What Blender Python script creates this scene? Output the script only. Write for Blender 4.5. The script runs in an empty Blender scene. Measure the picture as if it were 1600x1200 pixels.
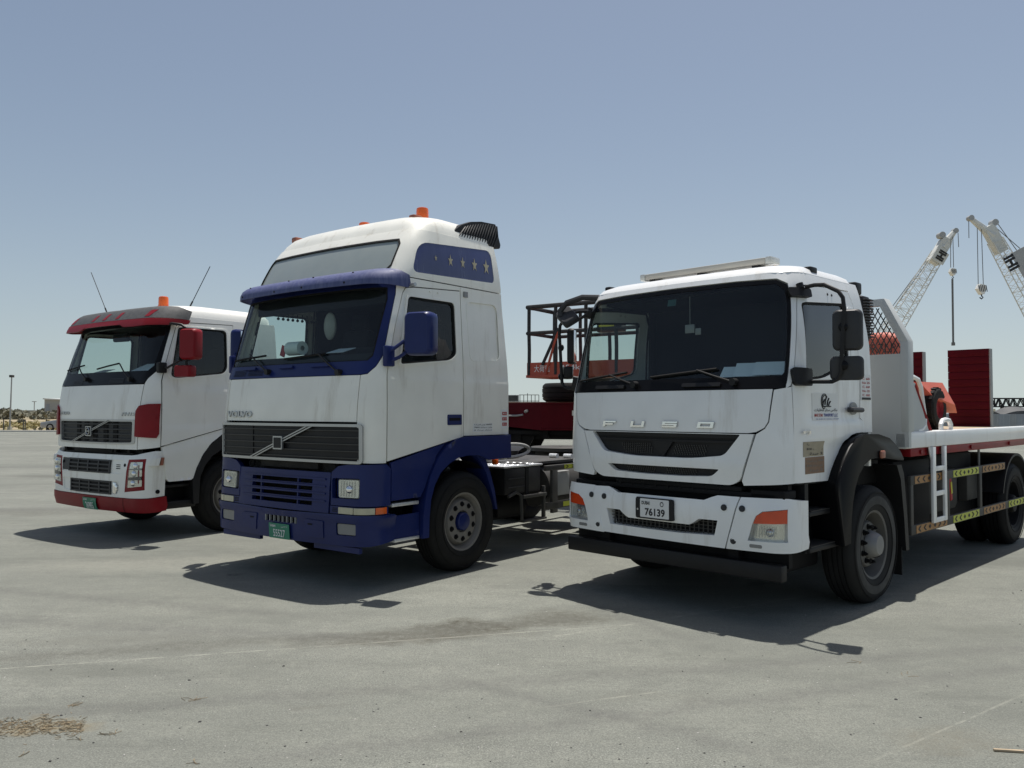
import bpy, bmesh, math, random
from math import sin, cos, pi, radians, atan2, sqrt
from mathutils import Vector, Matrix
from mathutils.geometry import delaunay_2d_cdt
random.seed(7)
SC = bpy.context.scene
COL = SC.collection

# ------------------------------------------------------------------ camera, sky, sun, exposure
CAM_H, FPX, HORY = 1.71, 1280.0, 641.0
cam_d = bpy.data.cameras.new('camera'); cam = bpy.data.objects.new('camera', cam_d); COL.objects.link(cam)
cam_d.sensor_width = 36; cam_d.lens = FPX / 1600 * 36; cam_d.clip_end = 6000; cam_d.clip_start = .05
PITCH = math.atan((HORY - 600) / FPX)
cam.location = (0, 0, CAM_H); cam.rotation_euler = (pi / 2 + PITCH, 0, 0)
SC.camera = cam

SUNV = Vector((-.115, -.225, -1.0)).normalized()
world = bpy.data.worlds.new('World'); SC.world = world; world.use_nodes = True
wn = world.node_tree; bg = wn.nodes['Background']
sky = wn.nodes.new('ShaderNodeTexSky'); sky.sky_type = 'NISHITA'; sky.sun_disc = False
sky.sun_elevation = math.asin(-SUNV.z); sky.sun_rotation = atan2(-SUNV.x, -SUNV.y)
sky.altitude = 0; sky.air_density = 1.0; sky.dust_density = 1.0; sky.ozone_density = 1.0
# hazy desert air: the lowest degrees of sky stay pale, and the blue is muted
wtc = wn.nodes.new('ShaderNodeTexCoord'); wsx = wn.nodes.new('ShaderNodeSeparateXYZ'); wcx = wn.nodes.new('ShaderNodeCombineXYZ')
wsq = wn.nodes.new('ShaderNodeMath'); wsq.operation = 'MULTIPLY_ADD'; wsq.inputs[2].default_value = .105 ** 2
wrt = wn.nodes.new('ShaderNodeMath'); wrt.operation = 'SQRT'
WL = wn.links.new
WL(wtc.outputs['Generated'], wsx.inputs[0]); WL(wsx.outputs[2], wsq.inputs[0]); WL(wsx.outputs[2], wsq.inputs[1]); WL(wsq.outputs[0], wrt.inputs[0])
WL(wsx.outputs[0], wcx.inputs[0]); WL(wsx.outputs[1], wcx.inputs[1]); WL(wrt.outputs[0], wcx.inputs[2]); WL(wcx.outputs[0], sky.inputs['Vector'])
hs = wn.nodes.new('ShaderNodeMix'); hs.data_type = 'RGBA'; hs.blend_type = 'MULTIPLY'; hs.inputs[0].default_value = 1
hs.inputs[7].default_value = (1.065, .932, .80, 1)
WL(sky.outputs[0], hs.inputs[6]); WL(hs.outputs[2], bg.inputs[0])
bg.inputs[1].default_value = .080
sl = bpy.data.lights.new('sun', 'SUN'); sl.energy = 3.35; sl.angle = radians(.55); sl.color = (1, .96, .9)
so = bpy.data.objects.new('sun', sl); COL.objects.link(so)
so.rotation_euler = SUNV.to_track_quat('-Z', 'Y').to_euler(); so.location = (3, 8, 30)
vs = SC.view_settings; vs.view_transform = 'Standard'; vs.look = 'None'; vs.gamma = 1; vs.exposure = .60
vs.use_curve_mapping = False
SC.cycles.caustics_reflective = False; SC.cycles.caustics_refractive = False; SC.cycles.max_bounces = 8; SC.cycles.transparent_max_bounces = 16

# ------------------------------------------------------------------ materials
MATS = {}
def mat(name, col, rough=.5, metal=0., coat=0., spec=.5, var=.05, vscale=2.5, dust=0., dcol=(.36, .32, .26), dscale=5.,
        bump=0., bscale=80., streak=False, dlo=.42):
    m = bpy.data.materials.new(name); m.use_nodes = True; MATS[name] = m
    nt = m.node_tree; n = nt.nodes; L = nt.links.new; p = n['Principled BSDF']
    p.inputs['Roughness'].default_value = rough; p.inputs['Metallic'].default_value = metal
    p.inputs['Coat Weight'].default_value = coat; p.inputs['Coat Roughness'].default_value = .08
    p.inputs['Specular IOR Level'].default_value = spec
    tc = n.new('ShaderNodeTexCoord'); nz = n.new('ShaderNodeTexNoise')
    nz.inputs['Scale'].default_value = vscale; nz.inputs['Detail'].default_value = 5
    L(tc.outputs['Object'], nz.inputs['Vector'])
    mr = n.new('ShaderNodeMapRange'); mr.inputs[1].default_value = .3; mr.inputs[2].default_value = .7
    mr.inputs[3].default_value = 1 - var; mr.inputs[4].default_value = 1 + var
    L(nz.outputs['Fac'], mr.inputs[0])
    mx = n.new('ShaderNodeMix'); mx.data_type = 'RGBA'; mx.blend_type = 'MULTIPLY'; mx.inputs[0].default_value = 1
    mx.inputs[6].default_value = (*col, 1)
    L(mr.outputs[0], mx.inputs[7]); out = mx.outputs[2]
    if dust > 0:
        n2 = n.new('ShaderNodeTexNoise'); n2.inputs['Scale'].default_value = dscale; n2.inputs['Detail'].default_value = 9
        n2.inputs['Roughness'].default_value = .65
        if streak:
            mp = n.new('ShaderNodeMapping'); mp.inputs['Scale'].default_value = (1, 1, .12)
            L(tc.outputs['Object'], mp.inputs[0]); L(mp.outputs[0], n2.inputs['Vector'])
        else:
            L(tc.outputs['Object'], n2.inputs['Vector'])
        r2 = n.new('ShaderNodeMapRange'); r2.inputs[1].default_value = dlo; r2.inputs[2].default_value = dlo + (.36 if dlo < .5 else .16)
        r2.inputs[3].default_value = dust * (.25 if dlo < .5 else .12); r2.inputs[4].default_value = dust
        L(n2.outputs['Fac'], r2.inputs[0])
        m2 = n.new('ShaderNodeMix'); m2.data_type = 'RGBA'
        L(r2.outputs[0], m2.inputs[0]); L(out, m2.inputs[6]); m2.inputs[7].default_value = (*dcol, 1)
        out = m2.outputs[2]
        r3 = n.new('ShaderNodeMapRange'); r3.inputs[1].default_value = 0; r3.inputs[2].default_value = 1
        r3.inputs[3].default_value = rough; r3.inputs[4].default_value = min(1, rough + .5)
        L(r2.outputs[0], r3.inputs[0]); L(r3.outputs[0], p.inputs['Roughness'])
    L(out, p.inputs['Base Color'])
    if bump > 0:
        n3 = n.new('ShaderNodeTexNoise'); n3.inputs['Scale'].default_value = bscale; n3.inputs['Detail'].default_value = 4
        L(tc.outputs['Object'], n3.inputs['Vector'])
        b = n.new('ShaderNodeBump'); b.inputs['Strength'].default_value = bump; b.inputs['Distance'].default_value = .01
        L(n3.outputs['Fac'], b.inputs['Height']); L(b.outputs[0], p.inputs['Normal'])
    return m

def glassmat(name, tint, refl=1.0, haze=.03, hazecol=(.5, .5, .47)):
    m = bpy.data.materials.new(name); m.use_nodes = True; MATS[name] = m
    nt = m.node_tree; n = nt.nodes; L = nt.links.new; n.remove(n['Principled BSDF']); o = n['Material Output']
    t = n.new('ShaderNodeBsdfTransparent'); t.inputs[0].default_value = (*tint, 1)
    d = n.new('ShaderNodeBsdfDiffuse'); d.inputs[0].default_value = (*hazecol, 1)
    g = n.new('ShaderNodeBsdfGlossy'); g.inputs['Roughness'].default_value = .02
    ge = n.new('ShaderNodeNewGeometry'); dt = n.new('ShaderNodeVectorMath'); dt.operation = 'DOT_PRODUCT'; L(ge.outputs['Normal'], dt.inputs[0]); L(ge.outputs['Incoming'], dt.inputs[1])
    def mth(op, a, b):
        x = n.new('ShaderNodeMath'); x.operation = op
        for s, i in ((a, 0), (b, 1)):
            if isinstance(s, (int, float)): x.inputs[i].default_value = s
            else: L(s, x.inputs[i])
        return x.outputs[0]
    ab = n.new('ShaderNodeMath'); ab.operation = 'ABSOLUTE'; L(dt.outputs['Value'], ab.inputs[0])
    sch = mth('ADD', mth('MULTIPLY', mth('POWER', mth('SUBTRACT', 1., ab.outputs[0]), 5.), .93 * refl), .07 * refl)
    tc = n.new('ShaderNodeTexCoord'); nz = n.new('ShaderNodeTexNoise'); nz.inputs['Scale'].default_value = 2.2; nz.inputs['Detail'].default_value = 8
    L(tc.outputs['Object'], nz.inputs['Vector'])
    mr = n.new('ShaderNodeMapRange'); mr.inputs[1].default_value = .3; mr.inputs[2].default_value = .75
    mr.inputs[3].default_value = haze * .4; mr.inputs[4].default_value = haze * 1.6; L(nz.outputs['Fac'], mr.inputs[0])
    a = n.new('ShaderNodeMixShader'); b = n.new('ShaderNodeMixShader')
    L(mr.outputs[0], a.inputs[0]); L(t.outputs[0], a.inputs[1]); L(d.outputs[0], a.inputs[2])
    L(sch, b.inputs[0]); L(a.outputs[0], b.inputs[1]); L(g.outputs[0], b.inputs[2])
    L(b.outputs[0], o.inputs[0])
    return m

mat('white_paint', (.87, .88, .87), .30, coat=.35, var=.04, dust=.42, dcol=(.46, .42, .35), dscale=7, streak=True, dlo=.56, bump=.12, bscale=2.6)
mat('cream_paint', (.89, .88, .80), .34, coat=.3, var=.05, dust=.5, dcol=(.46, .41, .32), dscale=7, streak=True, dlo=.55, bump=.14, bscale=2.4)
mat('offwhite_paint', (.88, .88, .83), .34, coat=.3, var=.04, dust=.48, dcol=(.46, .41, .33), dscale=7, streak=True, dlo=.55, bump=.12, bscale=2.4)
mat('roof_glass_panel', (.27, .31, .30), .25, coat=.4, var=.06, dust=.35, dcol=(.36, .38, .35), dscale=9)
mat('headboard_grey', (.50, .52, .51), .5, var=.05, dust=.1)
mat('blue_paint', (.009, .019, .105), .36, coat=.12, spec=.22, var=.12, dust=.03, dcol=(.2, .2, .24), dscale=4)
mat('skylit_faded_blue', (.030, .042, .15), .5, var=.12, vscale=8, dust=.55, dcol=(.22, .24, .36), dscale=30, streak=True)  # visor blue, dusty and faded, also lightened to paint in sky light
mat('red_paint', (.22, .005, .011), .45, coat=.08, spec=.22, var=.14, dust=.06, dcol=(.33, .10, .09), dscale=7)
mat('dark_red_paint', (.085, .002, .007), .55, spec=.12, var=.12, dust=.02, dcol=(.25, .1, .09), dscale=6)
mat('orange_red_paint', (.42, .055, .024), .45, var=.12, dust=.2, dcol=(.42, .2, .13), dscale=5)
mat('salmon_paint', (.55, .11, .065), .5, var=.12, dust=.25, dcol=(.5, .26, .2), dscale=4)
mat('black_gloss', (.007, .007, .008), .30, coat=.03, spec=.12, var=.1, dust=.015, dcol=(.15, .14, .12))
mat('mudguard_black', (.007, .007, .008), .36, spec=.07, var=.1)
mat('black_plastic', (.011, .011, .012), .5, spec=.3, var=.2, dust=.05, dcol=(.12, .11, .10), bump=.08, bscale=200)
mat('grey_plastic', (.030, .031, .034), .5, spec=.35, var=.15, dust=.06, dcol=(.16, .15, .13))
mat('worn_black', (.05, .052, .055), .6, var=.3, vscale=18, dust=.4, dcol=(.16, .16, .15), dscale=26)
mat('black_metal', (.009, .009, .010), .5, spec=.3, var=.2, dust=.05, dcol=(.10, .09, .08), dscale=7)
mat('chassis_black', (.006, .006, .007), .65, spec=.2, var=.2, dust=.05, dcol=(.07, .06, .05), dscale=9)
mat('rubber', (.008, .008, .008), .75, spec=.25, var=.2, dust=.16, dcol=(.06, .056, .05), dscale=9, bump=.1, bscale=120)
mat('sidewall_dust', (.085, .084, .080), .85, spec=.2, var=.25, vscale=4, dust=.6, dcol=(.035, .034, .032), dscale=6)
mat('dusty_rubber', (.016, .016, .016), .8, spec=.25, var=.2, dust=.2, dcol=(.06, .057, .052), dscale=7, bump=.1, bscale=120)
mat('rim_grey', (.20, .19, .175), .55, metal=.25, var=.15, dust=.35, dcol=(.20, .175, .14), dscale=10)
mat('rim_dusty', (.12, .117, .11), .6, metal=.2, var=.2, dust=.3, dcol=(.15, .13, .10), dscale=9)
mat('light_bar', (.45, .43, .38), .4, var=.08)
mat('rim_silver', (.24, .24, .236), .5, metal=.4, var=.15, dust=.3, dcol=(.22, .2, .17), dscale=12)
mat('chrome', (.82, .83, .84), .12, metal=1, var=.03)
mat('silver_trim', (.46, .47, .47), .32, metal=.7, var=.06, dust=.1)
mat('grey_metal', (.30, .31, .31), .5, metal=.2, var=.1, dust=.2)
mat('dark_steel', (.06, .059, .056), .55, metal=.3, spec=.35, var=.2, dust=.15, dcol=(.16, .14, .11))
mat('tread_plate', (.72, .73, .73), .35, metal=.6, var=.1, bump=.5, bscale=60)
mat('radiator', (.018, .018, .018), .7, spec=.2, var=.3, dust=.12)
mat('interior_dark', (.007, .009, .011), .8, spec=.2, var=.1)
mat('interior_grey', (.016, .019, .021), .8, spec=.2, var=.1)
mat('seat_fabric', (.012, .015, .019), .9, spec=.1, var=.15)
mat('paper', (.75, .8, .84), .7, var=.05)
mat('tissue', (.72, .8, .76), .85, var=.03)
mat('lamp_lens', (.50, .51, .48), .12, coat=.6, var=.12, vscale=9, bump=.25, bscale=45)
mat('reflector', (.75, .76, .75), .18, metal=.9, var=.1, vscale=10)
mat('yellow_lens', (.50, .47, .33), .18, coat=.5, var=.1, vscale=12, bump=.2, bscale=60)
mat('orange_lens', (.75, .12, .008), .2, coat=.6, var=.1, vscale=10, bump=.15, bscale=70)
mat('red_orange_lens', (.62, .06, .01), .2, coat=.6, var=.1, vscale=10, bump=.15, bscale=70)
mat('marker_dull', (.30, .09, .05), .4, var=.15, dust=.25)
mat('grey_lamp', (.22, .22, .215), .35, coat=.3, var=.1)
mat('plate_white', (.72, .72, .70), .45, var=.04)
mat('plate_green', (.012, .21, .125), .4, var=.05)
mat('toll_green', (.004, .05, .045), .5)
mat('print_white', (.78, .79, .77), .6, var=.02)
mat('print_black', (.012, .012, .014), .6, var=.02)
mat('print_blue', (.04, .06, .28), .6, var=.02)
mat('print_red', (.42, .03, .03), .6, var=.02)
mat('print_grey', (.20, .19, .17), .6, var=.02)
mat('star_gold', (.42, .38, .26), .6, var=.1)
mat('blue_window', (.018, .026, .12), .22, coat=.5, var=.1, dust=.18, dcol=(.2, .22, .32), dscale=9, streak=True)
mat('sticker_tan', (.36, .31, .22), .6, var=.1, vscale=12)
mat('sticker_brown', (.23, .14, .085), .6, var=.1, vscale=12)
mat('chevron_yellow', (.46, .50, .025), .4, var=.05)
mat('chevron_orange', (.33, .155, .035), .45, var=.08)
mat('padded_black', (.03, .03, .03), .8, var=.3, vscale=20)
mat('deck_board', (.42, .33, .22), .8, var=.2, vscale=6)
mat('crane_paint', (.60, .61, .58), .55, var=.05)
mat('crane_grey', (.36, .37, .37), .55, var=.05)
mat('rope', (.14, .145, .15), .6, var=.05)
mat('concrete_pale', (.55, .53, .48), .9, var=.08)
mat('building_grey', (.46, .45, .42), .85, var=.06)
mat('panel_grey', (.36, .38, .40), .6, var=.12, vscale=.5)
mat('car_silver', (.26, .27, .29), .3, metal=.5, coat=.5, var=.03)
mat('hose_grey', (.33, .33, .31), .55, var=.1)
mat('yellow_sign', (.62, .56, .03), .5, var=.05)
mat('leaf_olive', (.17, .165, .12), .9, var=.35, vscale=3)
mat('leaf_dark', (.12, .12, .085), .9, var=.35, vscale=3)
mat('grass_dry', (.30, .26, .12), .95, var=.3, vscale=1)
mat('straw', (.24, .19, .12), .9, var=.3, vscale=30)
mat('pebble', (.035, .034, .033), .8, var=.3, vscale=30)
mat('pebble_pale', (.40, .39, .36), .9, var=.2, vscale=30)
mat('bark', (.09, .07, .05), .9, var=.2)
glassmat('windscreen_glass', (.80, .89, .87), .62, .010)
glassmat('side_glass', (.76, .84, .80), 1.5, .07)
glassmat('dark_glass', (.72, .80, .78), .75, .010)
glassmat('lamp_cover', (.9, .92, .9), 1.0, .10, (.6, .6, .56))

# ------------------------------------------------------------------ mesh building helpers
def smooth_by_angle(bm, ang=34):
    a = radians(ang); bm.normal_update()
    for f in bm.faces: f.smooth = True
    for e in bm.edges:
        if len(e.link_faces) != 2 or e.calc_face_angle(0) > a: e.smooth = False

def obj_from_bm(name, bm, m, parent=None, ang=34):
    smooth_by_angle(bm, ang)
    me = bpy.data.meshes.new(name); bm.to_mesh(me); bm.free()
    me.materials.append(MATS[m] if isinstance(m, str) else m)
    o = bpy.data.objects.new(name, me); COL.objects.link(o)
    if parent: o.parent = parent
    return o

def thing(name, label, cat, loc=(0, 0, 0), rz=0., group=None):
    o = bpy.data.objects.new(name, None); COL.objects.link(o); o.location = loc; o.rotation_euler = (0, 0, rz)
    o['label'] = label; o['category'] = cat; o.empty_display_size = .3
    if group: o['group'] = group
    return o

def tag(o, label=None, cat=None, group=None, kind=None):
    if label: o['label'] = label
    if cat: o['category'] = cat
    if group: o['group'] = group
    if kind: o['kind'] = kind
    return o

def copy_tree(o, parent=None):
    c = o.copy(); COL.objects.link(c); c.parent = parent
    for ch in list(o.children): copy_tree(ch, c)
    return c

class B:
    """collects shapes in one bmesh"""
    def __init__(s): s.bm = bmesh.new()
    def _add(s, verts, faces):
        vs_ = [s.bm.verts.new(v) for v in verts]
        for f in faces:
            try: s.bm.faces.new([vs_[i] for i in f])
            except ValueError: pass
        return vs_
    def box(s, x0, x1, y0, y1, z0, z1, bev=0., M=None, seg=2):
        t = bmesh.new()
        bmesh.ops.create_cube(t, size=1, matrix=Matrix.Translation(((x0+x1)/2, (y0+y1)/2, (z0+z1)/2)) @ Matrix.Diagonal((abs(x1-x0), abs(y1-y0), abs(z1-z0), 1)))
        if bev > 0: bmesh.ops.bevel(t, geom=t.edges[:], offset=bev, segments=seg, profile=.5, affect='EDGES', clamp_overlap=True)
        if M: t.transform(M)
        s._merge(t); return s
    def _merge(s, t):
        t.verts.index_update(); mp = [s.bm.verts.new(v.co) for v in t.verts]
        for f in t.faces:
            try: s.bm.faces.new([mp[v.index] for v in f.verts])
            except ValueError: pass
        t.free()
    def cyl(s, p0, p1, r, n=12, r2=None, cap=True):
        p0, p1 = Vector(p0), Vector(p1); d = (p1 - p0).normalized(); r2 = r if r2 is None else r2
        a = d.orthogonal().normalized(); b = d.cross(a)
        vv = [p0 + (a*cos(2*pi*i/n) + b*sin(2*pi*i/n))*r for i in range(n)] + [p1 + (a*cos(2*pi*i/n) + b*sin(2*pi*i/n))*r2 for i in range(n)]
        ff = [(i, (i+1) % n, n+(i+1) % n, n+i) for i in range(n)]
        if cap: ff += [tuple(range(n-1, -1, -1)), tuple(range(n, 2*n))]
        s._add(vv, ff); return s
    def tube(s, pts, r, n=8, closed=False):
        P = [Vector(p) for p in pts]; m = len(P); rings = []; up = None
        for i in range(m):
            if closed: t = (P[(i+1) % m] - P[i-1]).normalized()
            else: t = (P[min(i+1, m-1)] - P[max(i-1, 0)]).normalized()
            if up is None: up = t.orthogonal().normalized()
            up = (up - t*up.dot(t)).normalized(); b = t.cross(up)
            rings.append([P[i] + (up*cos(2*pi*k/n) + b*sin(2*pi*k/n))*r for k in range(n)])
        s.loft(rings, cap=not closed, ring_closed=True, closed=closed); return s
    def loft(s, rings, cap=True, ring_closed=True, closed=False):
        n = len(rings[0]); vv = [v for r in rings for v in r]; ff = []; m = len(rings)
        for i in range(m if closed else m-1):
            for k in range(n if ring_closed else n-1):
                a = i*n+k; b = i*n+(k+1) % n; c = ((i+1) % m)*n+(k+1) % n; d = ((i+1) % m)*n+k
                ff.append((a, b, c, d))
        if cap and not closed: ff += [tuple(range(n-1, -1, -1)), tuple(range((m-1)*n, m*n))]
        s._add(vv, ff); return s
    def prism(s, poly, plane, a, b, bev=0.):
        """poly: 2-D points; plane 'xz' -> extruded along y from a to b, 'yz' along x, 'xy' along z"""
        f = {'xz': lambda u, v, w: (u, w, v), 'yz': lambda u, v, w: (w, u, v), 'xy': lambda u, v, w: (u, v, w)}[plane]
        t = bmesh.new(); n = len(poly)
        v0 = [t.verts.new(f(u, v, a)) for u, v in poly]; v1 = [t.verts.new(f(u, v, b)) for u, v in poly]
        t.faces.new(v0[::-1]); t.faces.new(v1)
        for i in range(n): t.faces.new((v0[i], v0[(i+1) % n], v1[(i+1) % n], v1[i]))
        bmesh.ops.recalc_face_normals(t, faces=t.faces[:])
        if bev > 0: bmesh.ops.bevel(t, geom=t.edges[:], offset=bev, segments=2, profile=.5, affect='EDGES', clamp_overlap=True)
        s._merge(t); return s
    def lathe(s, prof, n=40, axis='x', at=(0, 0, 0), cap=False):
        rings = []
        for u, r in prof:
            if axis == 'x': rings.append([(at[0]+u, at[1]+r*cos(2*pi*k/n), at[2]+r*sin(2*pi*k/n)) for k in range(n)])
            else: rings.append([(at[0]+r*cos(2*pi*k/n), at[1]+r*sin(2*pi*k/n), at[2]+u) for k in range(n)])
        s.loft(rings, cap=cap); return s
    def ball(s, c, r, sx=1, sy=1, sz=1, seg=12):
        t = bmesh.new(); bmesh.ops.create_uvsphere(t, u_segments=seg, v_segments=max(6, seg//2+2), radius=r)
        t.transform(Matrix.Translation(c) @ Matrix.Diagonal((sx, sy, sz, 1))); s._merge(t); return s
    def out(s, name, m, parent=None, ang=34, recalc=True, M=None):
        if M: s.bm.transform(M)
        if recalc: bmesh.ops.recalc_face_normals(s.bm, faces=s.bm.faces[:])
        return obj_from_bm(name, s.bm, m, parent, ang)

def pchip(xs, ys):
    n = len(xs); h = [xs[i+1]-xs[i] for i in range(n-1)]; d = [(ys[i+1]-ys[i])/h[i] for i in range(n-1)]
    m = [d[0]] + [0 if d[i-1]*d[i] <= 0 else 2*d[i-1]*d[i]/(d[i-1]+d[i]) for i in range(1, n-1)] + [d[-1]]
    def f(x):
        if x <= xs[0]: return ys[0] + m[0]*(x-xs[0])
        if x >= xs[-1]: return ys[-1] + m[-1]*(x-xs[-1])
        i = 0
        while x > xs[i+1]: i += 1
        t = (x-xs[i])/h[i]
        return (1+2*t)*(1-t)**2*ys[i] + t*(1-t)**2*h[i]*m[i] + t*t*(3-2*t)*ys[i+1] + t*t*(t-1)*h[i]*m[i+1]
    return f

class Skin:
    """outer surface of a cab: front face, rounded corners, sides. kinds: F (x,z), C (t,z), R (y,z), L (y,z)"""
    def __init__(s, hw, yo, r=.2, bow=.05):
        s.hw = hw if callable(hw) else pchip(*zip(*hw)); s.yo = yo if callable(yo) else pchip(*zip(*yo)); s.r = r; s.bow = bow
        s.q = r*pi/2
    def sf(s, z): return s.hw(z) - s.r
    def par(s, k, a, z):
        if k == 'F': return (a, z)
        if k == 'C': return ((1 if a > 0 else -1)*(s.sf(z) + abs(a)*s.q), z)
        v = s.sf(z) + s.q + (a - s.yo(z) - s.r - s.bow)
        return (v if k == 'R' else -v, z)
    def S(s, u, z):
        w = s.hw(z); sf = w - s.r; sg = 1 if u >= 0 else -1; a = abs(u)
        if a <= sf: x = a; y = 0
        elif a <= sf + s.q:
            t = (a-sf)/s.r; x = sf + s.r*sin(t); y = s.r*(1-cos(t))
        else: x = w; y = s.r + a - sf - s.q
        return Vector((sg*x, s.yo(z) + y + s.bow*(x/w)**2, z))
    def N(s, u, z):
        e = 2e-3; n = (s.S(u+e, z) - s.S(u-e, z)).cross(s.S(u, z+e) - s.S(u, z-e)); return n.normalized()
    def P(s, k, a, z, off=0.):
        u, v = s.par(k, a, z); return s.S(u, v) + s.N(u, v)*off

def mirp(pts):
    return [({'F': 'F', 'C': 'C', 'R': 'L', 'L': 'R'}[k], -a if k in 'FC' else a, z) for k, a, z in pts][::-1]
def sym(half): return half + mirp(half)
def rp(k, pts, n=5):
    """rounded polygon from (a, b[, radius])"""
    out = []; m = len(pts)
    for i, p in enumerate(pts):
        r = p[2] if len(p) > 2 else 0
        if r <= 0: out.append((k, p[0], p[1])); continue
        A = Vector(pts[i-1][:2]); Q = Vector(p[:2]); C_ = Vector(pts[(i+1) % m][:2])
        da = (A-Q); dc = (C_-Q); ra = min(r, da.length*.49); rc = min(r, dc.length*.49)
        a = Q + da.normalized()*ra; c = Q + dc.normalized()*rc
        for j in range(n+1):
            t = j/n; v = a*(1-t)**2 + Q*2*t*(1-t) + c*t*t; out.append((k, v.x, v.y))
    return out
def rect(k, a0, a1, b0, b1, r=0.): return rp(k, [(a0, b0, r), (a1, b0, r), (a1, b1, r), (a0, b1, r)])

def _inside(p, poly):
    x, y = p; c = False; j = len(poly)-1
    for i in range(len(poly)):
        xi, yi = poly[i]; xj, yj = poly[j]
        if (yi > y) != (yj > y) and x < (xj-xi)*(y-yi)/(yj-yi)+xi: c = not c
        j = i
    return c
def _loop(sk, pts, step):
    out = []; n = len(pts)
    for i in range(n):
        k, a, z = pts[i]; k2, a2, z2 = pts[(i+1) % n]; p = sk.par(k, a, z); q = sk.par(k2, a2, z2)
        m = max(1, int(math.ceil(math.hypot(q[0]-p[0], q[1]-p[1])/step)))
        for j in range(m):
            t = j/m
            if k == k2: out.append(sk.par(k, a+(a2-a)*t, z+(z2-z)*t))
            else: out.append((p[0]+(q[0]-p[0])*t, p[1]+(q[1]-p[1])*t))
    res = []
    for p in out:
        if not res or math.hypot(p[0]-res[-1][0], p[1]-res[-1][1]) > 1e-3: res.append(p)
    if math.hypot(res[0][0]-res[-1][0], res[0][1]-res[-1][1]) < 1e-3: res.pop()
    return res
def pan(name, sk, outline, m, parent, holes=(), off=0., depth=.02, g=.075, zl=(), ang=34, hor=False):
    loops = [_loop(sk, outline, g*.8)] + [_loop(sk, h, g*.8) for h in holes]
    V = []; E = []
    for lp in loops:
        b = len(V); V += lp; E += [(b+i, b+(i+1) % len(lp)) for i in range(len(lp))]
    x0 = min(p[0] for p in loops[0]); x1 = max(p[0] for p in loops[0]); z0 = min(p[1] for p in loops[0]); z1 = max(p[1] for p in loops[0])
    nb = len(V); bd = list(V)
    def ok(p, dmin):
        if not _inside(p, loops[0]) or any(_inside(p, h) for h in loops[1:]): return False
        return all((p[0]-q[0])**2 + (p[1]-q[1])**2 > dmin*dmin for q in bd)
    nx = max(1, int((x1-x0)/g)); nz = max(1, int((z1-z0)/g)); rows = [z0+(z1-z0)*j/nz for j in range(1, nz)]
    rows = [r for r in rows if all(abs(r-q) > g*.3 for q in zl)] + [q for q in zl if z0 < q < z1]
    for zz in rows:
        for i in range(1, nx):
            p = (x0+(x1-x0)*i/nx, zz)
            if ok(p, g*.35): V.append(p)
    r = delaunay_2d_cdt([Vector(p) for p in V], E, [], 0, 1e-5, False)
    bm = bmesh.new(); co = []; vs_ = []
    for v in r[0]:
        P = sk.S(v.x, v.y); N = sk.N(v.x, v.y)
        if hor: N = Vector((N.x, N.y, 0)).normalized()
        d = off(P) if callable(off) else off
        co.append((P + N*d, N)); vs_.append(bm.verts.new(P + N*d))
    for f in r[2]:
        c = (sum(r[0][i].x for i in f)/3, sum(r[0][i].y for i in f)/3)
        if not _inside(c, loops[0]) or any(_inside(c, h) for h in loops[1:]): continue
        a, b, cc = [r[0][i] for i in f]
        if (b-a).cross(cc-a) < 0: f = f[::-1]
        if abs((b-a).cross(cc-a)) < 1e-9: continue
        bm.faces.new([vs_[i] for i in f])
    if depth > 0:
        be = [e for e in bm.edges if len(e.link_faces) == 1]; low = {}
        bm.verts.index_update()
        def lo(v):
            if v not in low: low[v] = bm.verts.new(co[v.index][0] - co[v.index][1]*depth)
            return low[v]
        pairs = []
        for e in be:
            lp = e.link_loops[0]; pairs.append((lp.vert, lp.link_loop_next.vert))
        for a, b in pairs: bm.faces.new((b, a, lo(a), lo(b)))
    for v in [v for v in bm.verts if not v.link_faces]: bm.verts.remove(v)
    return obj_from_bm(name, bm, m, parent, ang)
def both(name, sk, outline, m, parent, holes=(), **k):
    return (pan(name, sk, outline, m, parent, holes, **k), pan(name, sk, mirp(outline), m, parent, [mirp(h) for h in holes], **k))

def text_mesh(body, w, h, extrude=0., bold=0., spacing=1., shear=0.):
    c = bpy.data.curves.new('lettering', 'FONT'); c.body = body; c.extrude = extrude/ max(h, 1e-6) * .7 if extrude else 0
    c.offset = bold; c.space_character = spacing; c.shear = shear; c.resolution_u = 3
    o = bpy.data.objects.new('lettering', c); COL.objects.link(o)
    me = bpy.data.meshes.new_from_object(o.evaluated_get(bpy.context.evaluated_depsgraph_get()))
    bpy.data.objects.remove(o); bpy.data.curves.remove(c)
    if not me.vertices: return me
    xs = [v.co.x for v in me.vertices]; ys = [v.co.y for v in me.vertices]; zs = [abs(v.co.z) for v in me.vertices]
    ax, bx, ay, by, mz = min(xs), max(xs), min(ys), max(ys), max(max(zs), 1e-9)
    for v in me.vertices:
        v.co = ((v.co.x-ax)/max(bx-ax, 1e-6)*w, (v.co.y-ay)/max(by-ay, 1e-6)*h, (v.co.z/mz+1)*.5*extrude if extrude else 0)
    return me
def lettering(parent, body, m, org, xd, up, w, h, extrude=0., bold=0., spacing=1., name='lettering', shear=0.):
    """flat text, lower-left corner at org, width w and height h"""
    me = text_mesh(body, w, h, extrude, bold, spacing, shear); xd = Vector(xd).normalized(); up = Vector(up).normalized(); nn = xd.cross(up)
    for v in me.vertices: v.co = Vector(org) + xd*v.co.x + up*v.co.y + nn*v.co.z
    me.materials.clear(); me.materials.append(MATS[m]); o = bpy.data.objects.new(name, me); COL.objects.link(o); o.parent = parent; return o
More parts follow.
